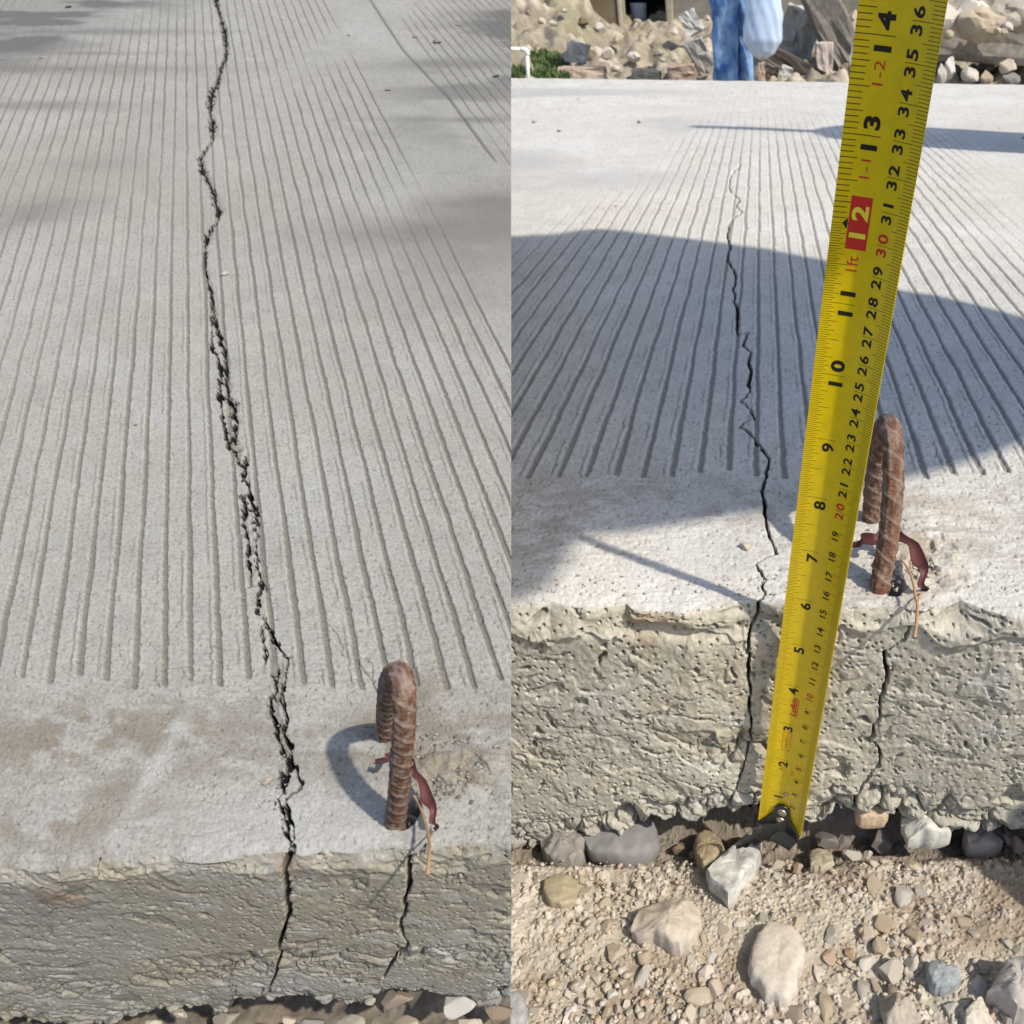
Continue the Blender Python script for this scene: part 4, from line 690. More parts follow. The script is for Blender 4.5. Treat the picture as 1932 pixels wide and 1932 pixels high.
for i in range(12 * 16 + 1, int(S_TOP * 16)):
    s_ = i / 16; ln = 4.2 if i % 2 else (4.4 if i % 4 else (5.2 if i % 8 else 6.2)); ln = 11.4 if i % 16 == 0 else ln; Q.append((0, ln, s_ - .0055, s_ + .0055, 3e-5))
for i in range(5, int(S_TOP * 25.4)):
    s_ = i / 25.4; ln = 4.0 if i % 5 else (5.6 if i % 10 else 9.8); Q.append((25 - ln, 25, s_ - .0036, s_ + .0036, 3e-5))
tk = quads('scale_ticks', Q, M_tick)
def text_mesh(txt, bold=0.018, shear=0.0):
    cu = bpy.data.curves.new('t', 'FONT'); cu.body = txt; cu.size = 1; cu.offset = bold * 1.6; cu.resolution_u = 3; cu.shear = shear; cu.fill_mode = 'FRONT' if hasattr(cu, 'fill_mode') else cu.fill_mode
    o = bpy.data.objects.new('t', cu); me = bpy.data.meshes.new_from_object(o); bpy.data.objects.remove(o); bpy.data.curves.remove(cu); return me
def print_text(name, txt, u0, u1, s_lo, s_hi, mat, bold=0.018, off=6e-5, shear=0.0):
    """text runs along +s, its top towards the inch edge (small u); fitted in u0..u1, s_lo..s_hi"""
    me = text_mesh(txt, bold, shear); bm = bmesh.new(); bm.from_mesh(me)
    xs = [v.co.x for v in bm.verts]; ys = [v.co.y for v in bm.verts]; x0, x1, y0, y1 = min(xs), max(xs), min(ys), max(ys); wd = min(s_hi - s_lo, (x1 - x0) / (y1 - y0) * (u1 - u0) / 25.4 * 1.3); mid = (s_lo + s_hi) / 2; s_lo, s_hi = mid - wd / 2, mid + wd / 2
    for v in bm.verts: v.co = Vector((u1 - (v.co.y - y0) / (y1 - y0) * (u1 - u0), s_lo + (v.co.x - x0) / (x1 - x0) * (s_hi - s_lo), 0))
    for i in range(1, NSEG):
        uu = 25 * i / NSEG
        if u0 < uu < u1: bmesh.ops.bisect_plane(bm, geom=bm.verts[:] + bm.edges[:] + bm.faces[:], plane_co=(uu, 0, 0), plane_no=(1, 0, 0))
    for v in bm.verts: v.co = Vector(blade(v.co.x, v.co.y, off))
    bm.to_mesh(me); bm.free(); me.name = name
    return tpart(name, me, mat)
for n in range(1, 15):
    t = str(n); mm = M_blk
    if n == 12: quads('foot_panel', [(5.2, 11.9, 11.70, 12.33, 4e-5)], M_red); mm = M_ylw
    if len(t) == 1: print_text('inch_number', t, 6.6, 11.2, n - .215, n - .035, mm)
    elif n == 12: print_text('inch_number', '1', 5.9, 11.2, n - .20, n - .06, mm, .022, 7e-5); print_text('inch_number', '2', 5.9, 11.2, n + .03, n + .24, mm, .022, 7e-5)
    else: print_text('inch_number', t[0], 5.8, 10.8, n - .20, n - .05, mm, .024); print_text('inch_number', t[1], 5.8, 10.8, n + .035, n + .24, mm, .024)
for n in range(2, 47):
    t = str(n); mm = M_red if n % 10 == 0 else M_blk; w_ = 1 / 2.54; u0, u1 = (15.3, 18.8) if n >= 20 else (15.4, 18.4)
    if n * w_ > S_TOP - .3: break
    if len(t) == 1: print_text('centimetre_number', t, 15.6, 18.3, n * w_ - .125, n * w_ - .015, mm, .010)
    elif n < 20: print_text('centimetre_number', t, u0, u1, n * w_ - .165, n * w_ + .04, mm, .012)
    else: print_text('centimetre_number', t[0], u0, u1, n * w_ - .145, n * w_ - .02, mm, .016); print_text('centimetre_number', t[1], u0, u1, n * w_ + .02, n * w_ + .145, mm, .016)
for k in range(1, 3): print_text('foot_number', '1-%d' % k, 6.6, 9.6, 12 + k - .50, 12 + k - .22, M_red, -.002)
print_text('foot_number', '1ft', 6.4, 10.0, 11.43, 11.62, M_red, 0.0)
print_text('brand_print', 'Lufkin', 8.6, 11.6, 3.24, 3.72, M_red, .02, 6e-5, .25); quads('brand_underline', [(11.9, 12.3, 3.22, 3.70, 5e-5)], M_red)
print_text('boxed_print', 'Imp.(201)', 8.0, 10.0, 2.34, 2.70, M_red, -.004); quads('print_box', [(7.0, 7.2, 2.28, 2.77, 5e-5), (10.9, 11.1, 2.28, 2.77, 5e-5), (7.0, 11.1, 2.27, 2.282, 5e-5), (7.0, 11.1, 2.768, 2.78, 5e-5)], M_red)
print_text('unit_print', 'IN', 7.4, 9.2, 1.70, 1.79, M_red, 0); print_text('unit_print', 'CM', 13.4, 15.0, 1.62, 1.76, M_red, 0)
def tri(name, pts, mat, off=5e-5):
    me = bpy.data.meshes.new(name); me.from_pydata([tuple(blade(u, s_, off)) for u, s_ in pts], [], [tuple(range(len(pts)))]); return tpart(name, me, mat)
tri('foot_marker', [(3.4, 12.0), (5.0, 11.93), (5.0, 12.07)], M_blk)
def build_hook():
    # tongue over the blade end, flaring to the lip; lofted rows
    rows = []
    prof = [(.70, .2), (.685, 2.2), (.64, 3.4), (.55, 4.0), (.45, 4.4), (.34, 5.2), (.24, 7.0), (.15, 9.2), (.07, 10.8), (.0, 11.6), (-.06, 11.8)]
    for s_, hw in prof:
        top = [blade(12.2 + hw * t, s_, .0012 + .0004 * (1 - t * t)) for t in np.linspace(-1, 1, 13)]; bot = [blade(12.2 + hw * t, s_, .0003) for t in np.linspace(1, -1, 13)]; rows.append(top + bot + [top[0]])
    hk = tpart('end_hook', grid_mesh('end_hook', np.array(rows)), M_hook)
    # bent lip
    rows = []
    for d, s_, hw in [(.0008, -.03, 11.6), (.0022, -.085, 11.2), (.0048, -.11, 10.2), (.0075, -.125, 9.0), (.0078, -.16, 8.8), (.004, -.155, 9.8), (.0006, -.12, 11.2), (-.002, -.07, 11.4)]:
        rows.append([blade(12.4 + hw * t, s_, d) for t in np.linspace(-1, 1, 13)])
    o = link('hook_lip', grid_mesh('hook_lip', np.array(rows)), M_hook, hk)
    for s_, u in ((.50, 12.4), (.245, 12.2)):
        me = bpy.data.meshes.new('rivet'); bm = bmesh.new(); bmesh.ops.create_uvsphere(bm, u_segments=20, v_segments=10, radius=.0024)
        for v in bm.verts: v.co.z *= .35
        bm.to_mesh(me); bm.free(); o = link('rivet', me, M_steel, hk); o.location = Vector(blade(u, s_, .0017)); o.rotation_euler = Vector(NF).to_track_quat('Z', 'Y').to_euler()
    me = bpy.data.meshes.new('rivet'); bm = bmesh.new(); bmesh.ops.create_uvsphere(bm, u_segments=16, v_segments=8, radius=.0013)
    for v in bm.verts: v.co.z *= .5
    bm.to_mesh(me); bm.free(); o = tpart('rivet', me, M_steel); o.location = Vector(blade(12.6, 1.02, .0004)); o.rotation_euler = Vector(NF).to_track_quat('Z', 'Y').to_euler()
build_hook()
ribbon('plastic_strip', [on_y(1392, 1598, .282), on_y(1415, 1588, .277), on_y(1440, 1577, .272), on_y(1462, 1566, .270), on_y(1485, 1560, .268)], [.0015, .0045, .007, .006, .004], mat_flat('black_plastic', (0.03, 0.03, 0.03), .35, 0, .5), 'shiny black plastic strip poking out left of the tape hook', 'plastic strip', jit=.08)
# ================================================================== unseen blockers added outside the picture to cast its shadows
def person_shadow_blocker():  # unseen plate cut to the shadow outline, standing in for a person
    P = [(964, 1142), (985, 1133), (1018, 1122), (1040, 1108), (1062, 1070), (1085, 1030), (1104, 1013), (1125, 1010), (1230, 998), (1350, 978), (1430, 966), (1520, 950), (1620, 925), (1700, 905), (1800, 880), (1932, 835), (2050, 790)]
    U = [(2050, 640), (1932, 600), (1850, 577), (1760, 556), (1700, 547), (1640, 530), (1560, 492), (1450, 470), (1300, 450), (1200, 438), (1130, 430), (1090, 433), (1040, 442), (964, 446)]
    pts = [on_z(a, b)[:2] for a, b in P] + [np.array([.30, .42]), np.array([.42, .40]), np.array([.44, .56]), np.array([.36, .66])] + [on_z(a, b)[:2] for a, b in U]
    Fr = np.array([.93, .8, .68, .57, .48, .40, .34, .30]); pts += [np.array([-484 / FP * (f_ * cp + HC * sp_) - .018, f_]) for f_ in Fr]
    P3 = np.array([[p[0], p[1], 0.] for p in pts]); Sh = S / np.linalg.norm(S); e1 = np.cross(Sh, [0, 0, 1.]); e1 /= np.linalg.norm(e1); e2 = np.cross(Sh, e1)
    C0 = 0.62; tau = (C0 - P3 @ S) / (S @ S); Q3 = P3 + tau[:, None] * S
    org = Q3.mean(0); ab = np.stack([(Q3 - org) @ e1, (Q3 - org) @ e2], 1)
    me = bpy.data.meshes.new('person'); bm = bmesh.new(); vs = [bm.verts.new((a, b, 0)) for a, b in ab]; f = bm.faces.new(vs); 
    if f.normal.z < 0: f.normal_flip()
    bm.normal_update()
    def side(sign):
        fc = bm.faces.new([bm.verts.new(v.co) for v in (vs if sign > 0 else vs[::-1])]); prev = list(fc.verts); fs = [fc]
        r = bmesh.ops.inset_region(bm, faces=fs, thickness=.012, depth=.0); 
        for v in fs[0].verts: v.co.z += sign * .022
        r = bmesh.ops.inset_region(bm, faces=fs, thickness=.014, depth=.0)
        for v in fs[0].verts: v.co.z += sign * .012
    side(1); side(-1); bm.faces.remove(f); bmesh.ops.remove_doubles(bm, verts=bm.verts[:], dist=1e-5); bmesh.ops.triangulate(bm, faces=bm.faces[:])
    for v in bm.verts: v.co = Vector(org) + Vector(e1) * v.co.x + Vector(e2) * v.co.y + Vector(Sh) * v.co.z
    bmesh.ops.recalc_face_normals(bm, faces=bm.faces[:]); bm.to_mesh(me); bm.free()
    o = link('person', me, mat_flat('blocker_dark', (0.03, 0.035, 0.05), .9)); tag(o, 'unseen thin blocker shaped to cast the broad shadow of a person over the slab', 'person')
person_shadow_blocker()
def post():  # post and its thin top invented to cast the far shadow
    me = tube('shadow_post', catmull([(.70, 1.44, -.02), (.69, 1.43, .3), (.675, 1.41, .50), (.665, 1.40, .62), (.655, 1.385, .68)], 24), np.interp(np.linspace(0, 1, 24), [0, .5, .8, .95, 1], [.125, .125, .11, .08, .02]), 20, wob=.1)
    o = link('shadow_post', me, mat_flat('post_brown', (0.2, 0.16, 0.11), .9)); tag(o, 'unseen rounded post added right of the view to throw the thin far shadow', 'post')
    me = tube('shadow_rod', catmull([(.655, 1.385, .66), (.64, 1.35, .82), (.615, 1.305, 1.0)], 12), .018, 10); link('shadow_rod', me, M_rust, o)
post()
o = put_rock('concrete_chunk', rocks[11], rock_mat('grey', PAL['grey']), (.215, .225, -.075), .055, .05, .095, .4, .1, .1); tag(o, 'unseen grey chunk added just right of the view to shade the slab face', 'chunk')  # added out of view to shade the lower right of the face
# ================================================================== BACKGROUND beyond the road
def terr(X, Y):
    """ground height behind the road (m above the road surface)"""
    z = -0.26 + 0 * X
    z = z + 0.26 * sstep(5.6, 8.0, Y)
    sx = X / np.maximum(Y, 1)                     # bearing
    left = sstep(-0.150, -0.215, sx); z = z + left * (0.06 * sstep(4.6, 5.6, Y) + 0.26 * sstep(5.6, 8.0, Y)) + sstep(-0.22, -0.31, sx) * 0.34 * sstep(5.6, 8.0, Y)
    far = sstep(8, 16, Y) * 0.6; z = z + far
    right = sstep(0.03, 0.10, sx); z = z + right * 0.05 * sstep(5.5, 6.5, Y)
    return z
def build_terrain():
    ux = np.concatenate([[-3, -1.2], np.linspace(-.46, .46, 330), [1.2, 3]]); Y = np.concatenate([[2.5, 3.2, 3.8, 4.4], np.linspace(4.6, 9, 230), [10, 12, 15, 20, 30, 60, 120]])
    YY = Y[:, None] + 0 * ux[None]; X = ux[None] * YY; z = terr(X, YY); am = sstep(4.5, 5.8, YY)
    n = (fbm(X * 2.5, YY * 2.5, 900, 5) - .5) * .24 + (fbm(X * 11, YY * 11, 901, 4) - .5) * .2; f1, f2, idv = worley(X * 7 + fbm(X * 5, YY * 5, 903, 2), YY * 7, 902); n += (0.5 - f1) * .09 * (idv > .35)
    z = z + n * am
    C = np.ones(X.shape + (3,)) * np.array([0.29, 0.25, 0.19]) * (0.55 + .75 * fbm(X * 9, YY * 9, 904, 5))[..., None]; C = mix(C, [0.50, 0.44, 0.36], .7 * (idv > .6) * sstep(.5, .2, f1)); C = mix(C, [0.22, 0.215, 0.11], .35 * sstep(.62, .74, fbm(X * 3.1 + 4, YY * 3.1, 905, 3)))
    me = grid_mesh('terrain', np.stack([X, YY, z], -1)[::-1], C[::-1]); tag(link('terrain', me, M_rub), 'heaped tan earth and rubble beyond the far edge of the road', kind='structure')
build_terrain()
def bgp(x, y, Y): return on_y(x, y, Y)
def bchunk(x, y, w_, h_, Y, c, lb, nm='rubble_stone', rz=None, cat='rubble', grp=None, dz=1.0, v=None):
    p = bgp(x, y, Y); Z = Y * cp + (HC - p[2]) * sp_; a = w_ * Z / FP / 2; b = h_ * Z / FP / 2 / cp
    o = put_rock(nm, rough_rocks[int(rng.integers(0, 6))], rock_mat(c, PAL[c]), p, a, max(a, b) * .7 * dz, b, 0, rng.uniform(-.2, .2), rz if rz is not None else rng.uniform(-.4, .4)); tag(o, lb, cat, grp); return o
def box_stone(name, x, y, w_, h_, Y, ang, mat, label, dep=.12, tiltx=0.0, cat='chunk'):
    p = bgp(x, y, Y); Z = Y * cp + (HC - p[2]) * sp_; bm = bmesh.new(); bmesh.ops.create_cube(bm, size=1); bmesh.ops.subdivide_edges(bm, edges=bm.edges[:], cuts=5, use_grid_fill=True)
    sx, sz = w_ * Z / FP, h_ * Z / FP / cp
    for v in bm.verts:
        q = v.co; d = Vector((fbm(np.array([q.x * 4 + x]), np.array([q.z * 4 + q.y * 3]), 5, 3)[0] - .5, fbm(np.array([q.x * 4]), np.array([q.z * 4 + x]), 6, 3)[0] - .5, fbm(np.array([q.x * 3 + q.y * 3]), np.array([q.z * 5 + x]), 7, 3)[0] - .5)); v.co = Vector((q.x * sx, q.y * dep, q.z * sz)) + d * min(sx, sz) * .35
    me = bpy.data.meshes.new(name); bm.to_mesh(me); bm.free(); o = link(name, me, mat); o.location = p; o.rotation_euler = (tiltx, ang, 0); tag(o, label, cat); return o
M_bgc = rock_mat('bgconc', (0.42, 0.41, 0.385), 30, .25); M_bgd = rock_mat('bgdark', (0.085, 0.07, 0.06), 30, .3); M_bgt = rock_mat('bgtan', (0.42, 0.37, 0.28), 25, .35); M_bgm = rock_mat('bgmid', (0.20, 0.175, 0.145), 25, .4); M_bgp = rock_mat('bgpink', (0.45, 0.35, 0.28), 30, .25)
box_stone('concrete_chunk', 1507, 72, 72, 84, 6.6, .28, M_bgc, 'pale grey broken concrete panel leaning behind the plastic bag', .1, .25)
box_stone('dark_board', 1500, 122, 110, 20, 5.9, .42, M_bgd, 'dark board lying slanted below the plastic bag', .3)
box_stone('wood_strip', 1462, 124, 90, 5, 5.6, .45, M_bgm, 'thin grey strip of wood slanting under the dark board', .05)
box_stone('pink_block', 1556, 120, 28, 58, 5.9, -.05, M_bgp, 'pinkish upright block left of the dark tilted slab', .14)
box_stone('tilted_slab', 1583, 70, 60, 215, 6.3, -.5, M_bgm, 'big dark tilted slab of earth and concrete beside the tape', .35, .1)
box_stone('concrete_chunk', 1322, 105, 36, 50, 5.8, -.45, M_bgc, 'white angular chunk just left of the blue jeans', .12, .2)
box_stone('concrete_chunk', 1305, 42, 30, 34, 7.0, -.5, M_bgc, 'pale chunk higher up left of the blue jeans', .12)
box_stone('concrete_chunk', 1090, 100, 36, 28, 5.9, .2, M_bgc, 'grey rounded chunk above the low kerb blocks', .12)
box_stone('low_block', 1100, 140, 82, 20, 5.6, .0, M_bgp, 'low pinkish block at the road edge right of the grass', .15)
box_stone('low_block', 1220, 142, 50, 16, 5.7, .1, M_bgt, 'low tan block at the road edge below the window', .15)
box_stone('low_block', 1286, 138, 50, 22, 5.7, -.1, M_bgp, 'rounded pinkish block at the road edge near the jeans', .15)
box_stone('low_block', 1437, 136, 12, 26, 5.5, 0, M_bgp, 'small upright block right of the jeans', .1)
box_stone('low_block', 1456, 138, 22, 18, 5.6, 0, M_bgd, 'small dark block right of the jeans', .1)
box_stone('low_block', 1482, 138, 22, 20, 5.6, .3, M_bgc, 'small grey block under the dark board', .1)
box_stone('overturned_slab', 1880, 78, 260, 58, 5.9, .06, M_bgm, 'long dark side of an overturned slab right of the tape', .5)
OVR = []
for i in range(20):
    x = 1775 + 165 * rng.random(); y = (22 + 26 * rng.random()) if i < 9 else 12 + 60 * rng.random(); w_ = rng.uniform(62, 95) if i < 9 else rng.uniform(14, 30); o = bchunk(x, y, w_, w_ * rng.uniform(.55, .8), 5.6 - .004 * y, str(rng.choice(['tan', 'buff', 'grey'])), 'lumpy mortar on the overturned slab', 'mortar_lump', rz=rng.uniform(-.6, .6)); OVR.append((o, x, y, 'rough'))
for x, y, w_, h_, c, lb in [(1793,132,22,40,'white','pale pointed stone standing right of the tape'),(1832,142,40,24,'white','pale rounded stone at the road edge right of the tape'),(1776,140,22,34,'grey','grey stone touching the tape at the road edge'),(1860,146,28,22,'pink','pinkish stone at the road edge near the right border'),(1902,128,36,26,'buff','buff stone under the overturned slab at the right border'),(1905,148,40,26,'dark','dark stone at the road edge at the right border'),(1610,120,26,60,'dark','dark earth clod hidden beside the tape')]: bchunk(x, y, w_, h_, 5.2, c, lb, rz=0)
lbs = {'buff': 'buff stone in the blurred rubble beyond the road', 'tan': 'tan clod in the blurred rubble beyond the road', 'white': 'whitish stone in the blurred rubble beyond the road', 'grey': 'grey stone in the blurred rubble beyond the road', 'brown': 'brown clod in the blurred rubble beyond the road', 'pink': 'pinkish brick piece in the blurred rubble beyond the road'}
name_by_landmark(OVR, [(1785, 25, 'the tape top on the overturned slab'), (1830, 20, 'the crest of the overturned slab'), (1880, 60, 'the shadowed side of the overturned slab'), (1932, 30, 'the right border on the overturned slab')], 'mortar lump')
RUB = []
for i in range(130):
    x = rng.uniform(968, 1930); Y = rng.uniform(5.7, 8.2); X = (x - 1448) / FP * (Y * cp + .2 * sp_ + 0.1); zz = float(terr(np.array([X]), np.array([Y]))[0]); c = str(rng.choice(list(lbs), p=[.27, .25, .2, .12, .08, .08])); a = rng.uniform(.018, .055)
    o = put_rock('rubble_stone', rough_rocks[int(rng.integers(0, 6))], rock_mat(c, PAL[c]), (X, Y, zz + rng.uniform(-.01, .07)), a, a * rng.uniform(.7, 1.2), a * rng.uniform(.6, 1), rng.uniform(0, 6), rng.uniform(-.4, .4), 0); tag(o, lbs[c], 'rubble', 'loose stones in the rubble beyond the road'); RUB.append((o, x, 966 + FP * (((HC - zz) * cp - Y * sp_) / (Y * cp + (HC - zz) * sp_)), {'white': 'whitish', 'pink': 'pinkish'}.get(c, c)))
name_by_landmark(RUB, [(1382, 110, 'the blue jeans'), (1440, 60, 'the plastic bag'), (1505, 70, 'the leaning concrete panel'), (1583, 80, 'the dark tilted slab'), (1214, 45, 'the window opening'), (1322, 105, 'the white angular chunk'), (1090, 100, 'the grey rounded chunk'), (1032, 130, 'the grass tuft'), (985, 110, 'the white pipe'), (1220, 142, 'the low tan block'), (1850, 50, 'the overturned slab'), (1700, 80, 'the tape top'), (1500, 122, 'the dark board'), (1050, 30, 'the mound top'), (1150, 90, 'the house wall foot')], 'stone')
# ---- house with a window opening
M_wall = mat_tint('old_plaster', 6, .22, .4, .02, .95, base=(0.165, 0.135, 0.095)); M_wall2 = mat_tint('grey_plaster', 8, .2, .3, .02, .95, base=(0.21, 0.195, 0.165)); M_dark = mat_flat('dark_room', (0.02, 0.022, 0.03), .9); M_jamb = mat_tint('worn_edge', 8, .3, .4, .02, .95, base=(0.36, 0.33, 0.27))  # old plaster base darkened so the sunlit wall looks shaded
def bbox(name, x0, x1, y0, y1, z0, z1, mat, parent=None):
    bm = bmesh.new(); bmesh.ops.create_cube(bm, size=1)
    for v in bm.verts: v.co = Vector(((x0 + x1) / 2 + v.co.x * (x1 - x0), (y0 + y1) / 2 + v.co.y * (y1 - y0), (z0 + z1) / 2 + v.co.z * (z1 - z0)))
    bmesh.ops.bevel(bm, geom=bm.edges[:], offset=.008, segments=1, affect='EDGES'); me = bpy.data.meshes.new(name); bm.to_mesh(me); bm.free(); return link(name, me, mat, parent)
YH = 8.3; XH = lambda x: float(on_y(x, 30, YH)[0]); ZH = lambda y: float(on_y(1200, y, YH)[2])
hs = empty('house', (0, 0, 0)); tag(hs, 'old plastered house wall with a dark window opening left of the jeans', 'house')
bbox('wall', XH(900), XH(1172), YH, YH + .2, -.4, 2.6, M_wall, hs); bbox('wall', XH(1259), XH(1660), YH + .03, YH + .2, -.4, 2.6, M_wall2, hs); bbox('wall', XH(1172), XH(1259), YH + .01, YH + .19, -.4, ZH(62), M_wall, hs); bbox('wall', XH(1172), XH(1259), YH + .01, YH + .19, 1.1, 2.6, M_wall, hs)
bbox('jamb', XH(1166), XH(1174), YH - .02, YH + .22, ZH(64), 1.1, M_jamb, hs); bbox('jamb', XH(1257), XH(1270), YH - .03, YH + .22, ZH(60), 1.1, M_jamb, hs); bbox('sill', XH(1168), XH(1262), YH - .05, YH + .24, ZH(68), ZH(61), M_jamb, hs)
bbox('back_wall', XH(1060), XH(1420), YH + 1.6, YH + 1.7, -.4, 2.6, M_dark, hs); bbox('floor', XH(1060), XH(1420), YH + .2, YH + 1.6, -.45, -.35, M_dark, hs); bbox('side_wall', XH(1050), XH(1060), YH + .2, YH + 1.7, -.4, 2.6, M_dark, hs); bbox('side_wall', XH(1420), XH(1430), YH + .2, YH + 1.7, -.4, 2.6, M_dark, hs); bbox('ceiling', XH(1050), XH(1430), YH + .2, YH + 1.7, 2.4, 2.6, M_dark, hs)
def bucket():
    p = on_y(1206, 40, YH + .5); me = tube('bucket', catmull([(p[0], p[1], p[2] - .18), (p[0], p[1], p[2] + .0), (p[0], p[1], p[2] + .14)], 6), np.linspace(.055, .075, 6), 20); o = link('bucket', me, mat_flat('grey_plastic', (.5, .52, .6), .6)); tag(o, 'pale grey plastic bucket inside the dark window opening', 'bucket')
bucket()
def weeds(label, pts, n, hgt, seed, col):
    rg = np.random.default_rng(seed); V = []; F = []
    for i in range(n):
        x, y, z = pts(rg); a = rg.uniform(0, 6.28); t = rg.uniform(-.6, .6); h = hgt * rg.uniform(.4, 1); w_ = h * rg.uniform(.12, .3); dx, dy = math.cos(a), math.sin(a); k = len(V)
        for f_, ww in ((0, .3), (.35, 1), (.7, .8), (1, .05)): cx, cy, cz = x + dx * h * t * f_ * f_ * 1.2, y + dy * h * t * f_ * f_ * 1.2, z + h * f_ * (1 - .3 * abs(t) * f_); V += [(cx - dy * w_ * ww / 2, cy + dx * w_ * ww / 2, cz), (cx + dy * w_ * ww / 2, cy - dx * w_ * ww / 2, cz)]
        F += [(k, k + 1, k + 3, k + 2), (k + 2, k + 3, k + 5, k + 4), (k + 4, k + 5, k + 7, k + 6)]
    me = bpy.data.meshes.new('weeds'); me.from_pydata(V, [], F); m, t, b = nodes('leaf_green'); nn = t.nodes.new('ShaderNodeTexNoise'); nn.inputs['Scale'].default_value = 25; cr = t.nodes.new('ShaderNodeValToRGB'); cr.color_ramp.elements[0].color = (*[c * .5 for c in col], 1); cr.color_ramp.elements[1].color = (*[c * 1.6 for c in col], 1); t.links.new(nn.outputs[0], cr.inputs[0]); t.links.new(cr.outputs[0], b.inputs['Base Color']); b.inputs['Roughness'].default_value = .6
    tag(link('weeds', me, m), label, kind='stuff')
def wpt(rg): x = rg.uniform(1172, 1258); p = on_y(x, 64, YH + rg.uniform(.25, .6)); return p[0], p[1], p[2] - .06
weeds('green weeds growing inside the dark window opening', wpt, 420, .20, 3, (.055, .11, .018))
def gpt(rg):
    while True:
        x = rg.uniform(985, 1082); Y = rg.uniform(5.2, 6.3); X = (x - 1448) / FP * (Y * cp + .2); 
        if (x - 1032) ** 2 / 48 ** 2 + (Y - 5.7) ** 2 / .5 ** 2 < 1: return X, Y, float(terr(np.array([X]), np.array([Y]))[0]) + .02
weeds('low green grass tuft at the foot of the earth mound beside the white pipe', gpt, 2600, .055, 4, (.085, .125, .04))
def gpt2(rg): x = rg.uniform(955, 988); Y = rg.uniform(5.1, 5.6); X = (x - 1448) / FP * (Y * cp + .2); return X, Y, float(terr(np.array([X]), np.array([Y]))[0]) + .01
weeds('grass tuft behind the white pipe at the dividing line', gpt2, 500, .09, 5, (.05, .085, .025))
# white pipe with elbow
def pipe():
    Y = 3.4; M = mat_flat('white_pvc', (.72, .72, .68), .4); a = on_y(900, 90, Y); b = on_y(984, 93, Y); c = on_y(995, 100, Y); d = on_y(997, 175, Y)
    t = empty('pipe', tuple(d)); tag(t, 'white plastic pipe with an elbow behind the road at the dividing line', 'pipe')
    def pp(nm, P, r): o = link(nm, tube(nm, np.array(P), r, 16), M, t); o.matrix_parent_inverse = Matrix.Translation(-Vector(d))
    r = .0062; pp('pipe_run', [a, (a + b) / 2, b], r); el_ = catmull([b, b * .5 + c * .5 + np.array([.004, 0, .004]), c, c * .97 + d * .03], 10); pp('elbow', el_, r * 1.35); pp('pipe_leg', [c, (c + d) / 2, d], r)
pipe()
